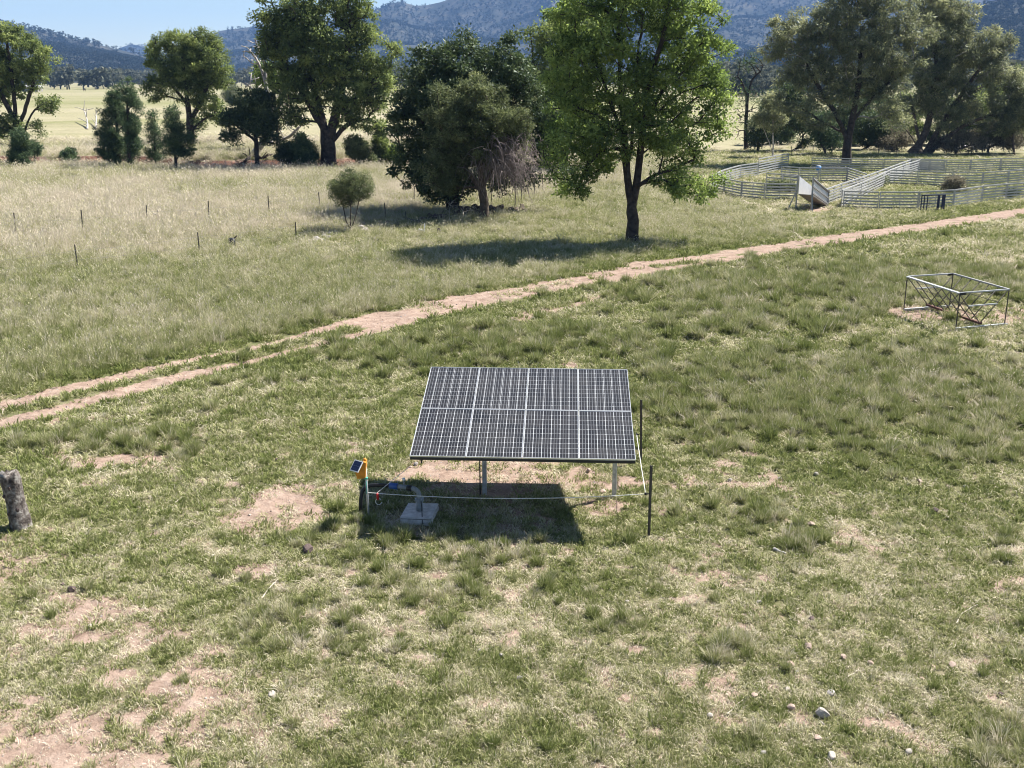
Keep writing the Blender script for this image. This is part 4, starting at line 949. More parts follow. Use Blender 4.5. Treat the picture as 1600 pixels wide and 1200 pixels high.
tag(path_obj('tie_rope', spline([hk, hk + Vector((.30, .25, .18)), hk + Vector((.58, .50, .34))], 5), .005, M['rope']), 'short pale rope running up from the red handle towards the array', 'rope')

# ------------------------------------------------------------------ bore head on its concrete pad
def build_bore():
    a, b_, c, d = gnd(625, 819), gnd(675, 821), gnd(686, 797), gnd(638, 796)
    ctr = (a + b_ + c + d) / 4; z0 = hz1(ctr.x, ctr.y)
    pad = empty('concrete_pad', (ctr.x, ctr.y, z0), 'square weathered concrete pad under the left front of the array', 'concrete pad')
    P = [a, b_, c, d]; o = Vector((ctr.x, ctr.y, 0))
    def block(nm, k, zb, zt, m, bev):
        bm = bmesh.new(); lo = [bm.verts.new((p - o) * k + Vector((0, 0, zb))) for p in P]; hi = [bm.verts.new((p - o) * (k - .008) + Vector((0, 0, zt))) for p in P]
        bm.faces.new(hi); bm.faces.new(lo[::-1])
        for i in range(4): bm.faces.new((lo[i], lo[(i + 1) % 4], hi[(i + 1) % 4], hi[i]))
        if bev: bmesh.ops.bevel(bm, geom=bm.edges[:], offset=bev, segments=2, affect='EDGES')
        bm_obj(nm, bm, m, pad)
    block('slab', 1.0, -.08, .10, M['concrete'], .012); block('seam', .955, .0995, .112, M['black'], 0); block('top_plate', .99, .1115, .145, M['concrete'], .006)
    bore = empty('bore_head', (ctr.x, ctr.y, z0 + .145), 'grey bore pipe rising from the concrete pad and bending left', 'bore pipe')
    rod_obj('riser', (0, 0, 0), (0, 0, .19), .062, M['pvc'], bore, 18)
    for z in (.19, .215): rod_obj('flange', (0, 0, z), (0, 0, z + .022), .088, M['pvc'], bore, 18)
    for k in range(4): rod_obj('bolt', (.072 * math.cos(k * 1.571 + .5), .072 * math.sin(k * 1.571 + .5), .18), (.072 * math.cos(k * 1.571 + .5), .072 * math.sin(k * 1.571 + .5), .255), .008, M['galv'], bore, 6)
    e = spline([(0, 0, .23), (-.01, .01, .33), (-.07, .03, .40), (-.18, .06, .42), (-.24, .08, .42)], 6)
    path_obj('elbow', e, .045, M['pvc'], bore, 14)
    rod_obj('collar', (-.14, .05, .413), (-.23, .075, .42), .055, M['blackframe'], bore, 14)
    rod_obj('pipe', (-.24, .08, .42), (-.42, .13, .42), .042, M['pvc'], bore, 14)
    rod_obj('tap_stem', (-.29, .095, .45), (-.29, .095, .56), .014, M['pvc'], bore, 10)
    rod_obj('tap_knob', (-.29, .095, .55), (-.29, .095, .60), .028, M['white'], bore, 10)
    rod_obj('coupling', (-.41, .127, .42), (-.56, .17, .42), .058, M['blue'], bore, 14)
    path_obj('poly_pipe', spline([(-.55, .168, .42), (-.75, .22, .41), (-.95, .26, .38), (-1.08, .26, .28), (-1.12, .22, .10), (-1.13, .2, -.2)], 6), .036, M['black'], bore, 10)
    path_obj('pump_cable', spline([(.03, -.06, .24), (.05, -.12, .12), (.06, -.20, .012), (.07, -.30, .004), (.075, -.36, -.06), (.08, -.42, -.15)], 5), .009, M['black'], bore)
    st = bore.location + Vector((-.18, -.10, -.03)); en = bore.location + Vector((-.56, -.32, -.125))
    tag(rod_obj('wooden_stake', en - Vector((0, 0, .03)), st, .012, M['stick'], None, 6), 'thin pale stake leaning against the left side of the concrete pad', 'stake')
build_bore()

# ------------------------------------------------------------------ old timber post, hay rack
def build_stump():
    b = ground_pt(33, 826); root = empty('timber_post', b, 'weathered grey leaning timber post at the left edge', 'post')
    rng = np.random.default_rng(3); n = 14; P, rr = [], []
    top = atY(14, 738, b.y + .05) - b
    prof = []
    for i in range(n):
        t = i / (n - 1); p = top * t; P.append(np.array(p) + [0, 0, -.06 if i == 0 else 0]); prof.append(.172 * (1 + .16 * math.exp(-t * 9) + .05 * math.sin(t * 9)) * (1 - .10 * t))
    V, F4, F3 = [], [], []
    sides = 22; Vv = []
    for i in range(n):
        for k in range(sides):
            a = 2 * math.pi * k / sides; w = 1 + .09 * math.sin(3 * a + i * .15) + .05 * math.sin(7 * a + 1) + rng.normal(0, .018) - .10 * math.exp(-((a - 4.2) / .25) ** 2)
            Vv.append(P[i] + np.array([math.cos(a), math.sin(a), 0]) * prof[i] * w + [0, 0, rng.normal(0, .03) if i == n - 1 else 0])
    Vv.append(P[-1] + [0, 0, -.05]); c = len(Vv) - 1
    F4 = grid_faces(n, sides, True); j = np.arange(sides); F3 = np.stack([(n - 1) * sides + j, (n - 1) * sides + (j + 1) % sides, np.full(sides, c)], 1)
    link('timber', mesh_np('timber', np.array(Vv), F4, F3, None, False), root, M['post'])
    for k in range(5):
        a = rng.uniform(3.3, 6.0); t = rng.uniform(.25, .9); q = P[int(t * 13)] + np.array([math.cos(a), math.sin(a), 0]) * .175
        bm = bmesh.new(); bmesh.ops.create_icosphere(bm, subdivisions=1, radius=.03, matrix=Matrix.Translation(Vector(q)) @ Matrix.Diagonal((1, .5, 1.5, 1))); bm_obj('knot', bm, M['stone_dark'], root)
build_stump()

def build_rack():
    l1, l2, r1, r2 = ground_pt(1412, 486), ground_pt(1483, 481), ground_pt(1493, 516), ground_pt(1569, 510)
    c = (l1 + l2 + r1 + r2) / 4; root = empty('hay_rack', c, 'open steel hay rack with a V of thin rods on two skids at the right', 'hay rack')
    q = lambda p, z=0.0: Vector((p.x - c.x, p.y - c.y, p.z - c.z + z))
    Hh = 1.22
    A, B, D, C = q(l1, Hh), q(l2, Hh), q(r1, Hh), q(r2, Hh)
    bar_obj('skid', q(l1, .05), q(l2, .05) + (q(l2) - q(l1)) * .05, .085, M['galv'], root, .085); bar_obj('skid', q(r1, .05), q(r2, .05) + (q(r2) - q(r1)) * .05, .085, M['galv'], root, .085)
    for a, b in ((l1, A), (l2, B), (r1, D), (r2, C)): bar_obj('leg', q(a, .09), b - Vector((0, 0, .03)), .028, M['steel_dark'], root)
    bar_obj('top_beam', A, D, .11, M['galv'], root, .04); bar_obj('top_beam', B, C, .06, M['galvdull'], root, .05)
    bar_obj('end_bar', A.lerp(B, .02) + Vector((0, 0, .012)), B, .045, M['galv'], root); bar_obj('end_bar', D + Vector((0, 0, .012)), C, .045, M['galv'], root)
    for p, dd in ((B, (A - B)), (D, (C - D))):
        bar_obj('corner_sleeve', p - Vector((0, 0, .02)), p + dd.normalized() * .22 - Vector((0, 0, .02)), .075, M['blackframe'], root)
    E1 = (q(l1) + q(l2)) / 2 + Vector((0, 0, .17)); E2 = (q(r1) + q(r2)) / 2 + Vector((0, 0, .17))
    bar_obj('bottom_beam', E1, E2, .10, M['rust'], root, .07)
    n = 7
    for s0, s1 in ((A, D), (B, C)):
        for i in range(n):
            t = i / (n - 1) * .97 + .015; rod_obj('rod', s0.lerp(s1, t) - Vector((0, 0, .02)), E1.lerp(E2, t), .017, M['steel_dark'], root, 6)
        for k in (.38, .70):
            rod_obj('side_rod', s0.lerp(E1, k), s1.lerp(E2, k), .010, M['steel_dark'], root, 6)
    for a, b, e in ((A, B, E1), (D, C, E2)):
        bar_obj('cross_bar', a.lerp(e, .42), b.lerp(e, .42), .04, M['galv'], root)
build_rack()

# ------------------------------------------------------------------ sheep yards
UNIT = None
def unit_box():
    global UNIT
    if UNIT is None:
        bm = bmesh.new(); bmesh.ops.create_cube(bm, size=1); UNIT = bpy.data.meshes.new('rail'); bm.to_mesh(UNIT); bm.free(); UNIT.materials.append(M['rail'])
    return UNIT
ORD = ['first', 'second', 'third', 'fourth', 'fifth', 'sixth', 'seventh', 'eighth', 'ninth', 'tenth']
def panel(a, b, label, h=1.05, rails=6, name='yard_panel', group=None):
    A, B = Vector(a), Vector(b); d = B - A; l = math.hypot(d.x, d.y); rz = math.atan2(d.y, d.x)
    root = empty(name, (A + B) / 2, label, 'yard panel', group, rz); sl = d.z / l
    hl = l / 2 - .03
    for s in (-1, 1):
        o = link('upright', unit_box(), root); o.scale = (.055, .055, h + .12); o.location = (s * hl, 0, h / 2 - .06 + s * sl * hl)
    for k in range(rails):
        z = .13 + (h - .16) * k / (rails - 1); top = k == rails - 1
        o = link('rail', unit_box(), root); o.scale = (2 * hl - .055, .045, .095); o.location = (0, 0, z); o.rotation_euler = (0, -math.atan(sl), random.uniform(-.004, .004))
        if top: o.scale = (2 * hl + .05, .07, .08); o.location.z = h + .002
    o = link('stay', unit_box(), root); o.scale = (.03, .046, h - .14); o.location = (random.uniform(-.1, .1), 0, h / 2 + .02)
    return root
YG = 'grey rail panels of the sheep yards'
def run(pts, where, h=1.05, rails=6):
    P = [ground_pt(u, v) for u, v in pts]
    for i in range(len(P) - 1):
        d = (P[i + 1] - P[i]).normalized() * .02
        panel(P[i] + d, P[i + 1] - d, '%s panel of %s' % (ORD[i], where), h, rails, group=YG)
run([(1244, 313), (1195, 312), (1158, 309), (1131, 304), (1112, 298)], 'the curved front yard fence, counted leftwards from the loading ramp')
run([(1112, 298), (1127, 289), (1141, 284), (1156, 280), (1183, 276)], 'the curved rear yard fence, counted from the left corner')
run([(1184, 275), (1210, 269), (1231, 265)], 'the taller rear pen, counted from the left', 1.35, 7)
run([(1219, 282), (1248, 284), (1280, 285), (1323, 285), (1352, 295)], 'the fence across the middle of the left pen, counted from the left')
run([(1196, 291), (1222, 293), (1250, 297)], 'the short inner fence behind the loading ramp, counted from the left', .95, 4)
run([(1267, 266), (1308, 267), (1345, 268), (1379, 269), (1424, 268), (1476, 270), (1515, 270), (1562, 268), (1600, 268), (1650, 267)], 'the rearmost straight yard fence, counted from the left')
run([(1288, 322), (1313, 313), (1342, 302), (1370, 291), (1396, 280), (1421, 270)], 'the left side of the narrow drafting race, counted from the ramp')
run([(1314, 324), (1344, 311), (1366, 300), (1388, 289), (1410, 279), (1436, 270)], 'the right side of the narrow drafting race, counted from the ramp')
run([(1421, 270), (1451, 271), (1474, 271)], 'the short fence closing the end of the race, counted from the left')
run([(1382, 288), (1433, 290), (1487, 293), (1534, 292), (1574, 289), (1605, 287), (1650, 285)], 'the middle fence of the right yard, counted from the race')
run([(1316, 325), (1372, 327), (1434, 327), (1489, 323), (1533, 317), (1571, 313), (1604, 310), (1650, 306)], 'the front yard fence, counted rightwards from the loading ramp')

def build_ramp():
    a, b = ground_pt(1246, 329), ground_pt(1265, 329); lo1, lo2 = ground_pt(1274, 321), ground_pt(1291, 323)
    c = (a + b) / 2; root = empty('loading_ramp', c, 'grey sheet-sided stock loading ramp on tall legs at the front of the yards', 'loading ramp')
    q = lambda p, z=0.0: Vector((p.x - c.x, p.y - c.y, z))
    wv = (q(b) - q(a)).normalized()
    A, B = q(a), q(b); ax = ((q(lo1) + q(lo2)) / 2 - (A + B) / 2); w = (B - A).length / 2 + .05
    sd = Vector((-ax.y, ax.x, 0)).normalized()
    if sd.x > 0: sd = -sd
    H0 = Vector((0, 0, 0)); fl = 1.0
    def pt(t, s, z): return (A + B) / 2 + ax * t + sd * s * w + Vector((0, 0, z))
    def sheet(nm, s, m):
        bm = bmesh.new(); th = sd * .02
        prof = [pt(0, s, fl), pt(0, s, fl + 1.05), pt(1, s, 1.02), pt(1, s, .08)]
        x = [bm.verts.new(p - th) for p in prof]; y = [bm.verts.new(p + th) for p in prof]
        bm.faces.new(x); bm.faces.new(y[::-1])
        for i in range(4): bm.faces.new((x[i], y[i], y[(i + 1) % 4], x[(i + 1) % 4]))
        bmesh.ops.recalc_face_normals(bm, faces=bm.faces); return bm_obj(nm, bm, m, root)
    sheet('side_sheet', 1, M['roof']); s2 = sheet('side_sheet', -1, M['roof'])
    for k in (.12, .5, .88):
        bar_obj('side_rail', pt(0, -1.12, fl + 1.05 * k), pt(1, -1.12, .08 + .94 * k), .05, M['steel_dark'] if k > .6 else M['galvdull'], s2, .10)
    bm = bmesh.new(); add_bar(bm, pt(0, 0, fl - .03), pt(1, 0, .05), .03, .03)
    f = [pt(0, .95, fl), pt(0, -.95, fl), pt(1, -.95, .07), pt(1, .95, .07)]
    x = [bm.verts.new(p) for p in f]; y = [bm.verts.new(p - Vector((0, 0, .04))) for p in f]; bm.faces.new(x); bm.faces.new(y[::-1])
    for i in range(4): bm.faces.new((x[i], y[i], y[(i + 1) % 4], x[(i + 1) % 4]))
    bmesh.ops.recalc_face_normals(bm, faces=bm.faces); bm_obj('floor', bm, M['wallm'], root)
    for s in (-1, 1):
        bar_obj('leg', pt(-.02, s * 1.14, -.1), pt(-.02, s * 1.14, fl + 1.12), .07, M['galvdull'], root)
        bar_obj('brace', pt(-.02, s * 1.17, fl + .25), pt(-.22, s * 1.9, -.06), .05, M['galvdull'], root)
        bar_obj('low_leg', pt(.98, s * 1.12, -.1), pt(.98, s * 1.12, 1.06), .06, M['galvdull'], root)
    bar_obj('cross_bar', pt(-.05, 1.2, .42), pt(-.05, -1.2, .42), .04, M['galvdull'], root)
build_ramp()
def small_yard_things():
    g = ground_pt(1456, 330); root = empty('drafting_gate', g, 'dark navy steel gate frame standing against the front yard fence', 'gate')
    l, r = ground_pt(1438, 330) - g, ground_pt(1475, 329) - g
    for t in (0, .12, .25): bar_obj('bar', l.lerp(r, t), l.lerp(r, t) + Vector((0, 0, .95)), .05, M['navy'], root)
    bar_obj('top_rail', l + Vector((0, 0, .97)), r + Vector((0, 0, .97)), .06, M['navy'], root)
    bar_obj('bottom_rail', l + Vector((0, 0, .08)), l.lerp(r, .8) + Vector((0, 0, .08)), .05, M['navy'], root); bar_obj('mid_rail', l + Vector((0, 0, .5)), l.lerp(r, .45) + Vector((0, 0, .5)), .04, M['navy'], root)
    for t, w in ((.72, .14), (.93, .20)):
        bm = bmesh.new(); add_bar(bm, l.lerp(r, t), l.lerp(r, t) + Vector((0, 0, .94)), w, .05); bm_obj('panel', bm, M['navy'], root)
    p = ground_pt(1279, 283.5); d = empty('water_drum', p + Vector((0, 0, 0)), 'small bright blue drum behind the loading ramp in the left pen', 'drum')
    rod_obj('body', (0, .3, .80), (0, .3, 1.12), .20, M['drumblue'], d, 16); rod_obj('lid', (0, .3, 1.121), (0, .3, 1.16), .17, M['white'], d, 14); rod_obj('stand', (0, .3, -.1), (0, .3, .80), .05, M['galvdull'], d, 8)
small_yard_things()

# ------------------------------------------------------------------ farm fences across the paddock
def farm_fence(pts, where, h, heights, mm='steel_dark', wires=(.35, .7, 1.0)):
    P = [ground_pt(u, v) for u, v in pts]
    for i, (p, hh) in enumerate(zip(P, heights)):
        root = empty('fence_post', p, '%s thin dark steel post %s' % (ORD[i], where), 'fence post', 'steel posts of the paddock fences')
        bm = bmesh.new(); add_box(bm, (0, 0, hh / 2 - .15), (.055, .02, hh + .3), Matrix.Rotation(random.uniform(-.5, .5), 3, 'Z')); add_box(bm, (0, .018, hh / 2 - .15), (.018, .034, hh + .296), None)
        s = bm_obj('shaft', bm, M[mm], root); root.rotation_euler = (random.uniform(-.03, .03), random.uniform(-.04, .04), 0)
    return P
def fence_wires(P, hs, label):
    st = []
    for h in hs:
        for a, b in zip(P[:-1], P[1:]):
            st.append((np.array([tuple(a.lerp(b, t) + Vector((0, 0, h - .06 * 4 * t * (1 - t)))) for t in np.linspace(0, 1, 6)]), np.full(6, .005)))
    V, F4, F3 = tube_np(st, 3); tag(link('fence_wires', mesh_np('fence_wires', V, F4, F3), None, M['galvdull']), label, 'wire', None, 'stuff')
Pn = farm_fence([(122, 420), (312, 397), (463, 376), (603, 348), (634, 344), (711, 323)], 'of the nearer paddock fence, counted from the left', 1.25, (1.05, 1.0, .95, 1.1, .5, 1.1))
fence_wires([ground_pt(-40, 440)] + Pn, (.4, .8), 'thin wires of the nearer paddock fence')
Pr = farm_fence([(25, 370), (130, 366), (231, 353), (327, 348), (421, 337), (500, 329), (575, 322), (647, 320)], 'of the farther paddock fence, counted from the left', 1.25, (1.2, 1.25, 1.15, 1.2, 1.15, 1.1, 1.0, 1.2))
fence_wires([ground_pt(-90, 385)] + Pr, (.4, .8), 'thin wires of the farther paddock fence')
Pb = farm_fence([(768, 326), (805, 325), (815, 317), (835, 308), (848, 300)], 'behind the half-dead tree, counted from the left', 1.25, (1.1, 2.0, 1.2, 1.4, 1.2))
fence_wires([Pb[1], ground_pt(1000, 300), ground_pt(1112, 288)], (.4, .8, 1.1), 'thin wires running right from the tall post behind the half-dead tree')
Pg = farm_fence([(1236, 246), (1270, 245), (1300, 244), (1372, 244), (1400, 243)], 'of the fence under the gums, counted from the left', 1.1, (1.1, 1.2, 1.1, 1.2, 1.1))
fence_wires([ground_pt(1190, 248)] + Pg + [ground_pt(1480, 243), ground_pt(1600, 241)], (.4, .8), 'thin wires of the fence under the gums')

# ------------------------------------------------------------------ stones, sticks, heap
def rock_mesh(seed, elong=(1, 1, .7), sub=2):
    rng = random.Random(seed); bm = bmesh.new(); bmesh.ops.create_icosphere(bm, subdivisions=sub, radius=1)
    pl = [(Vector((rng.gauss(0, 1), rng.gauss(0, 1), rng.gauss(0, 1))).normalized(), rng.uniform(.55, .85)) for _ in range(9)]
    for v in bm.verts:
        for nrm, d in pl:
            e = v.co.dot(nrm) - d
            if e > 0: v.co -= nrm * e
        v.co *= 1 + rng.gauss(0, .03)
        v.co = Vector((v.co.x * elong[0], v.co.y * elong[1], v.co.z * elong[2]))
    me = bpy.data.meshes.new('stone'); bm.to_mesh(me); bm.free(); return me
def stone(u, v, px, m, label, seed, flat=.6, cat='stone', group='stones lying in the grass', name='stone', sink=.15):
    p = ground_pt(u, v); r = px * depth(p) / F / 2; rng = random.Random(seed)
    me = rock_mesh(seed, (1, rng.uniform(.65, .95), flat)); o = link(name, me, None, M[m]); o.scale = (r, r, r)
    o.location = (p.x, p.y, p.z + r * flat * (1 - sink)); o.rotation_euler = (rng.uniform(-.25, .25), rng.uniform(-.25, .25), rng.uniform(0, 6.28)); tag(o, label, cat, group)
for i, (u, v, px, m, lab) in enumerate([
    (113, 925, 13, 'stone_dark', 'larger dark stone left of centre below the timber post, right of its pair'), (98, 917, 9, 'stone_dark', 'smaller dark stone left of centre below the timber post, left of its pair'),
    (141, 981, 8, 'stone_pale', 'small pale stone below the two dark stones on the left'), (426, 1090, 15, 'stone_pale', 'pale cream stone alone in the lower left grass'),
    (470, 966, 9, 'stone', 'pinkish stone just left of a grass tuft, left of bottom centre'), (498, 1090, 6, 'stone_pale', 'tiny yellowish pale stone right of the pale cream stone, lower left'),
    (433, 720, 6, 'stone_dark', 'small dark stone above the bare patch left of the array'), (481, 863, 18, 'stone_dark', 'flat black lump on the grass left of the array shadow'),
    (650, 727, 8, 'stone_grey', 'grey stone in the grass under the left corner of the array'), (920, 737, 10, 'stone', 'stone on bare earth behind the right post of the array'),
    (942, 770, 10, 'stone', 'pale stone beside the foot of the right array post'), (757, 744, 9, 'stone_pale', 'white stone by the foot of the left array post'),
    (1187, 801, 8, 'stone_dark', 'small dark-sided stone right of the nearest steel picket'), (1267, 822, 11, 'stone', 'pinkish stone in the grass far right of the nearest steel picket'),
    (1461, 801, 12, 'stone_dark', 'dark brown block-shaped stone in the right grass'), (1509, 764, 9, 'stone_pale', 'pale stone right of the dark brown block, at the right'),
    (1480, 763, 7, 'stone', 'small pink stone above the dark brown block at the right'), (1437, 754, 9, 'stone', 'low pink stone left of the small pink one, right grass'),
    (1275, 744, 8, 'stone_pale', 'pale stone among tufts right of the array, upper right'), (1186, 944, 9, 'stone_pale', 'white stone alone in lower right grass near the centre'),
    (1262, 1012, 14, 'stone', 'reddish grey stone at the top left of the lower right stone scatter'), (1234, 1040, 13, 'stone', 'pale pink wedge-shaped stone in the lower right scatter, left side'),
    (1244, 1050, 8, 'stone_grey', 'small grey stone touching the pink wedge-shaped stone'), (1318, 1027, 11, 'stone', 'pale pink squarish stone at the top of the lower right scatter'),
    (1361, 1036, 10, 'stone', 'flat tan stone right of the squarish pink stone, lower right'), (1299, 1085, 13, 'stone_grey', 'hollow-looking grey stone in the middle of the lower right scatter'),
    (1237, 1106, 15, 'stone', 'broad pink stone on the left of the lower right scatter'), (1179, 1087, 11, 'stone', 'brown pink stone standing left of the lower right scatter'),
    (1285, 1118, 22, 'stone_pale', 'largest pale grey stone of the lower right scatter'), (1284, 1131, 8, 'stone_pale', 'small pale stone just below the largest pale grey stone'),
    (1277, 1156, 14, 'stone', 'tan stone with a dark side below the largest pale grey stone'), (1109, 1120, 10, 'stone_pale', 'small white stone left of the lower right scatter'),
    (1190, 1177, 12, 'stone_grey', 'grey stone near the bottom edge, left of the two bottom stones'), (1299, 1184, 16, 'stone_pale', 'pale pointed stone at the bottom edge, lower right'),
    (1489, 1039, 13, 'stone', 'tan stone at the right in the lower grass'), (1441, 1058, 8, 'stone', 'small brown stone left of the tan stone, lower right'),
    (1564, 1083, 9, 'stone_dark', 'dark triangular stone near the right edge, lower right'), (1593, 1112, 8, 'stone_pale', 'small pale stone at the right edge near the bottom'),
    (1420, 1174, 12, 'stone_pale', 'pale flat stone near the bottom edge, right of the pointed stone'), (1268, 970, 10, 'stone_dark', 'dark stone above the lower right scatter'),
    (1377, 1113, 8, 'stone_pale', 'white stone in the middle of the lower right grass'), (1230, 1077, 9, 'stone_pale', 'flat white stone between two pink stones of the lower right scatter'),
    (750, 1018, 7, 'stone_pale', 'tiny pale stone at bottom centre, left of its neighbour'), (783, 1026, 9, 'stone_grey', 'pale grey stone at bottom centre, right of its neighbour'),
    (812, 1060, 9, 'stone_grey', 'grey stone with a dark shadow at bottom centre'), (980, 941, 7, 'stone_pale', 'bluish white chip right of bottom centre'),
    (1076, 572, 8, 'stone_pale', 'pale stone in the tussocks behind the leaning picket'), (1237, 540, 6, 'stone_pale', 'pale stone beyond the tussocks, right of centre'),
    (865, 550, 5, 'stone_pale', 'tiny pale stone just beyond the top edge of the array'), (312, 720, 6, 'stone_pale', 'tiny pale stone left of the bare red patch, upper left lawn'),
    (1140, 752, 9, 'stone_pale', 'pale stone right of the leaning picket in short grass'), (1075, 760, 8, 'stone', 'pinkish stone just right of the nearest picket')]):
    stone(u, v, px * 1.2, m, lab, 900 + i)
def stick(pts, r, label, m='stick', cat='stick', name='fallen_stick', lift=.02):
    P = [ground_pt(u, v, lift) for u, v in pts]; n = len(P)
    P = spline(P, 4); rr = np.linspace(r, r * .45, len(P)); tag(path_obj(name, [p + Vector((random.uniform(-.01, .01), random.uniform(-.01, .01), random.uniform(0, .015))) for p in P], r, M[m], None, 5, rr), label, cat, 'fallen sticks')
stick([(409, 938), (420, 924), (427, 915), (438, 905)], .012, 'bent pale stick in the lawn below the small bare patch')
stick([(274, 788), (281, 782), (287, 776)], .012, 'short pale stick on the lawn right of the timber post')
stick([(332, 872), (338, 866), (346, 860)], .012, 'short pale twig in the lawn left of the small bare patch')
stick([(1209, 862), (1218, 865), (1227, 869)], .035, 'thick broken branch piece beside a tuft right of the nearest picket', 'bark_white')
stick([(1136, 1118), (1150, 1104), (1164, 1092)], .010, 'thin straw-coloured stick left of the lower right stones')
stick([(1494, 976), (1506, 958), (1530, 945)], .010, 'thin curved pale stick at the right above the tan stone')
stick([(1320, 1062), (1335, 1051), (1342, 1046)], .010, 'short pale stick among the lower right stones')
stick([(1335, 1048), (1355, 1048), (1364, 1049)], .007, 'thin white straight stick right of the squarish pink stone')
stick([(155, 742), (170, 733), (190, 728)], .010, 'thin dry stick on the pale bare patch above the timber post')
stick([(540, 555), (556, 548), (575, 545)], .012, 'thin pale stick in the grass just below the track')
stick([(1215, 664), (1240, 676), (1262, 690)], .010, 'long thin dry stick among tussocks right of the array')

heap = []
def stone_heap():
    rng = random.Random(44); k = 0
    line = [(492, 378), (520, 370), (550, 364), (580, 358), (615, 352), (655, 347), (690, 345), (720, 340), (750, 335), (780, 332), (810, 332), (830, 333)]
    root = empty('stone_heap', ground_pt(660, 348), 'long low heap of dark field stones in the shade of the two trees', 'stone heap')
    mh = [rock_mesh(1200 + i, (1, .8, .7)) for i in range(6)]
    for m_ in mh: m_.materials.append(M['stone_dark'])
    mp = [rock_mesh(1210 + i, (1, .8, .55)) for i in range(3)]
    for m_ in mp: m_.materials.append(M['stone_grey'])
    for i in range(150):
        t = rng.random() * (len(line) - 1); j = int(t); f = t - j
        u = line[j][0] * (1 - f) + line[j + 1][0] * f + rng.gauss(0, 6); v = line[j][1] * (1 - f) + line[j + 1][1] * f + rng.gauss(0, 2.2)
        p = ground_pt(u, v) - root.location; r = rng.uniform(.12, .34)
        up = max(0, .45 * math.exp(-((u - 745) / 60) ** 2)) * rng.random()
        o = link('stone', rng.choice(mp) if u < 590 else rng.choice(mh), root); o.location = p + Vector((0, 0, r * .25 + up)); o.scale = (r, r, r); o.rotation_euler = (rng.random() * .6, rng.random() * .6, rng.random() * 6)
stone_heap()
def branchy(name, u, v, segs, r, m, label, cat, spread=.6, n=6, seed=1, group=None, h=.5):
    rng = random.Random(seed); b = ground_pt(u, v); root = empty(name, b, label, cat, group); st = []
    P = [ground_pt(a, c, d) - b for a, c, d in segs]; main = spline(P, 5); st.append((np.array([tuple(p) for p in main]), np.linspace(r, r * .4, len(main))))
    for k in range(n):
        p = main[rng.randrange(2, len(main))]; d = Vector((rng.gauss(0, 1), rng.gauss(0, .6), abs(rng.gauss(.5, .4)))).normalized() * spread * rng.uniform(.5, 1.2)
        q = [p, p + d * .5 + Vector((0, 0, rng.uniform(-.05, .1))), p + d]; st.append((np.array([tuple(x) for x in spline(q, 3)]), np.linspace(r * .5, r * .18, 7)))
    V, F4, F3 = tube_np(st, 6); link('limbs', mesh_np('limbs', V, F4, F3, None, True), root, M[m]); return root
branchy('fallen_log', 1510, 236, [(1493, 237, .2), (1505, 233, .35), (1518, 233, .3), (1528, 230, .55), (1542, 231, .35), (1556, 229, .5)], .20, 'bark_white', 'bleached white fallen log lying behind the sheep yards', 'log', .8, 5, 3)
branchy('dead_branch', 137, 208, [(137, 209, 0), (138, 205, .6), (136, 200, 1.4), (133, 195, 1.9)], .16, 'bark_white', 'small bleached stump with white prongs left of the pine pair', 'dead wood', 1.5, 7, 5)
branchy('dead_branch', 152, 208, [(150, 209, 0), (152, 203, .8), (153, 196, 1.8)], .14, 'bark_white', 'bleached white snag close beside the left pine of the pair', 'dead wood', 1.2, 5, 6)
branchy('fallen_log', 395, 262, [(383, 263, .15), (395, 261, .3), (410, 262, .2), (428, 260, .45)], .16, 'bark_dark', 'dark fallen branches at the foot of the small flat-crowned tree', 'log', .9, 9, 7)
branchy('fallen_log', 10, 263, [(-10, 264, .3), (4, 262, .5), (14, 262, .3)], .2, 'bark_dark', 'dark fallen log at the left edge on the creek bank', 'log', .8, 8, 8)
branchy('fallen_log', 540, 264, [(500, 266, .1), (525, 264, .25), (560, 263, .2)], .12, 'bark_brown', 'brown fallen limbs under the massive creek tree', 'log', 1.1, 12, 9)
branchy('dead_weed', 703, 352, [(703, 353, 0), (702, 346, .35), (704, 340, .75)], .02, 'stick', 'dry pinkish weed stalks in front of the stone heap', 'dead weed', .55, 14, 12)
branchy('dead_weed', 722, 351, [(722, 352, 0), (724, 346, .35), (723, 338, .85)], .02, 'stick', 'taller dry weed stalk beside the pinkish stalks at the stone heap', 'dead weed', .5, 12, 13)
def odd_things():
    p = ground_pt(363, 390); r = empty('tree_stump', p, 'short black burnt stump in the long grass left of the sapling', 'stump')
    rod_obj('stump', (0, 0, -.1), (.02, 0, .52), .13, M['black'], r, 10, .17); rod_obj('branch_stub', (.05, 0, .45), (.28, 0, .66), .05, M['bark_dark'], r, 6, .02)
    p = ground_pt(661, 366); r = empty('white_offcut', p, 'small bright white upright scrap in the grass before the stone heap', 'scrap')
    bar_obj('upright', (.06, 0, .1), (.10, 0, .55), .11, M['white'], r, .05); bar_obj('foot', (-.22, 0, .28), (.07, 0, .18), .09, M['white'], r, .05)
    p = ground_pt(248, 349); r = empty('white_offcut', p, 'small pale bleached scrap beside a farther paddock fence post', 'scrap')
    bar_obj('upright', (0, 0, .1), (.02, 0, .75), .10, M['stick'], r, .06); bar_obj('arm', (-.25, 0, .55), (.02, 0, .45), .08, M['stick'], r, .06)
    p = ground_pt(478, 372); stone(478, 374, 12, 'stone_pale', 'pale stone left of the stone heap near a fence post', 1301)
    p = ground_pt(685, 368); r = empty('tree_stump', p, 'small dark stump in the grass in front of the pinkish stalks', 'stump'); rod_obj('stump', (0, 0, -.1), (.03, 0, .38), .10, M['bark_dark'], r, 9, .08)
odd_things()
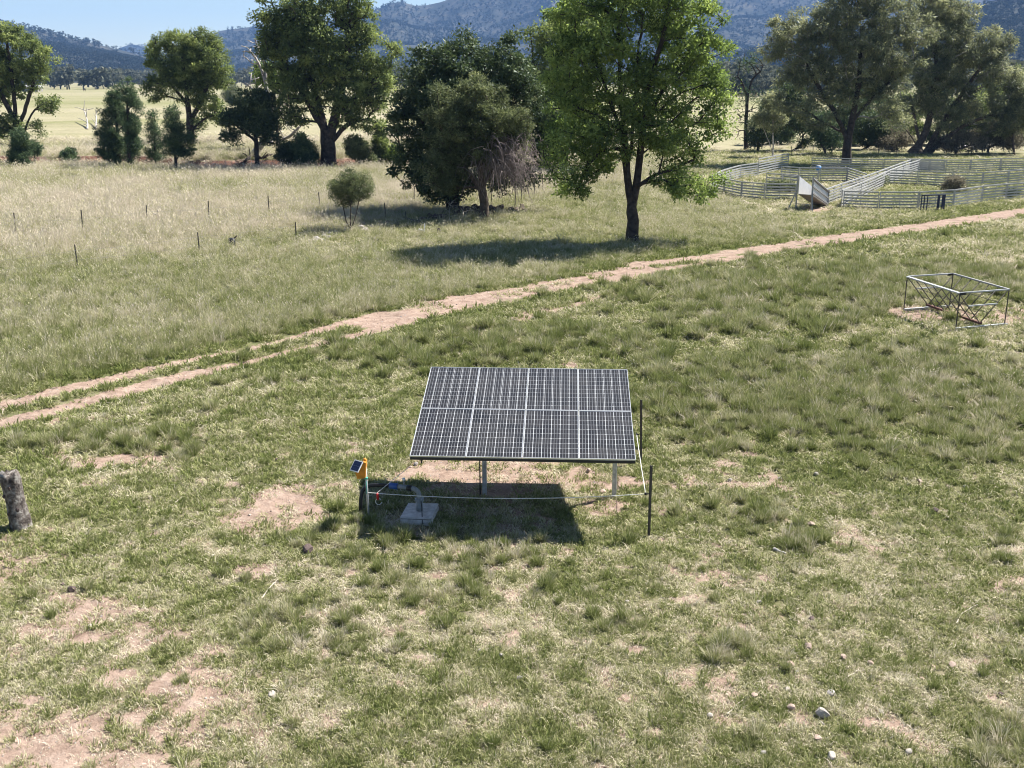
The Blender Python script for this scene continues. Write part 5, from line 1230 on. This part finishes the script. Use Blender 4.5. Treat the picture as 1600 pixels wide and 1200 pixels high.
def yard_weed(u, v, lb, seed, label, leaf='lf_scrub'):
    tree('weed_bush', label, (u, v), [[(u, v), (u, v - 6)]], lb, leaf, 'bark_brown', .03, .28, .8, 90, .14, .04, .1, seed, cat='bush', group='bushes growing in the yards', cmax=60)
yard_weed(1492, 300, [(1490, 288, 14, 10), (1500, 295, 12, 6)], 61, 'grey-green weedy bush inside the right yard')
yard_weed(1580, 308, [(1580, 303, 10, 6)], 62, 'low dark bush behind the front fence at the right edge', 'lf_dark')
yard_weed(1232, 300, [(1225, 292, 18, 7), (1205, 294, 12, 5)], 63, 'low grey-green weeds in the round left pen', 'lf_olive')
yard_weed(1380, 292, [(1376, 286, 10, 6)], 64, 'small weedy bush at the right side of the race', 'lf_olive')

# ------------------------------------------------------------------ far sheds, cattle
def shed(u, v, wpx, hpx, label, name='farm_shed'):
    p = ground_pt(u, v); s = depth(p) / F; w, h = wpx * s, hpx * s; d = w * .4
    r = empty(name, p, label, 'shed')
    bm = bmesh.new(); add_box(bm, (0, d / 2, h * .32), (w * .96, d, h * .64)); bm_obj('wall', bm, M['wallm'], r)
    bm = bmesh.new(); v8 = [(-w / 2, -d * .1, h * .642), (w / 2, -d * .1, h * .642), (w / 2, d / 2, h), (-w / 2, d / 2, h), (-w / 2, d * 1.1, h * .642), (w / 2, d * 1.1, h * .642)]
    q = [bm.verts.new(c) for c in v8]; bm.faces.new((q[0], q[1], q[2], q[3])); bm.faces.new((q[3], q[2], q[5], q[4])); bm.faces.new((q[0], q[3], q[4])); bm.faces.new((q[1], q[5], q[2])); bm.faces.new((q[0], q[4], q[5], q[1]))
    bm_obj('roof', bm, M['roof'], r)
    for k in range(3):
        bm = bmesh.new(); add_box(bm, ((k - 1) * w * .28, -.06, h * .28), (w * .16, .1, h * .5)); bm_obj('door', bm, M['blackframe'], r)
shed(359, 131, 20, 8, 'far pale-roofed shed on the plain right of the open-crowned tree')
shed(35, 143, 50, 10, 'long low pale-roofed farm shed half hidden by the far left tree')
def cow(u, v, label, seed):
    p = ground_pt(u, v); r = empty('cow', p, label, 'cow', 'cattle far out on the plain', seed * 1.3)
    P = [(-.75, 0, 1.15), (-.3, 0, 1.12), (.35, 0, 1.15), (.7, 0, 1.25), (.95, 0, 1.2), (1.15, 0, 1.0)]
    st = [(np.array(P), np.array([.28, .36, .36, .26, .2, .14]))]
    for x in (-.65, -.55, .45, .55): st.append((np.array([(x, .16 if x in (-.65, .45) else -.16, 1.0), (x, .16 if x in (-.65, .45) else -.16, .5), (x + .03, .16 if x in (-.65, .45) else -.16, -.05)]), np.array([.13, .08, .06])))
    st.append((np.array([(-.9, 0, 1.25), (-1.02, 0, .9), (-1.0, 0, .5)]), np.array([.05, .03, .04])))
    V, F4, F3 = tube_np(st, 10); link('body', mesh_np('body', V, F4, F3, None, True), r, M['blackframe'])
cow(150, 140, 'dark cow grazing far out on the plain, right of the other', 1); cow(132, 142, 'dark cow grazing far out on the plain, left of the other', 2)
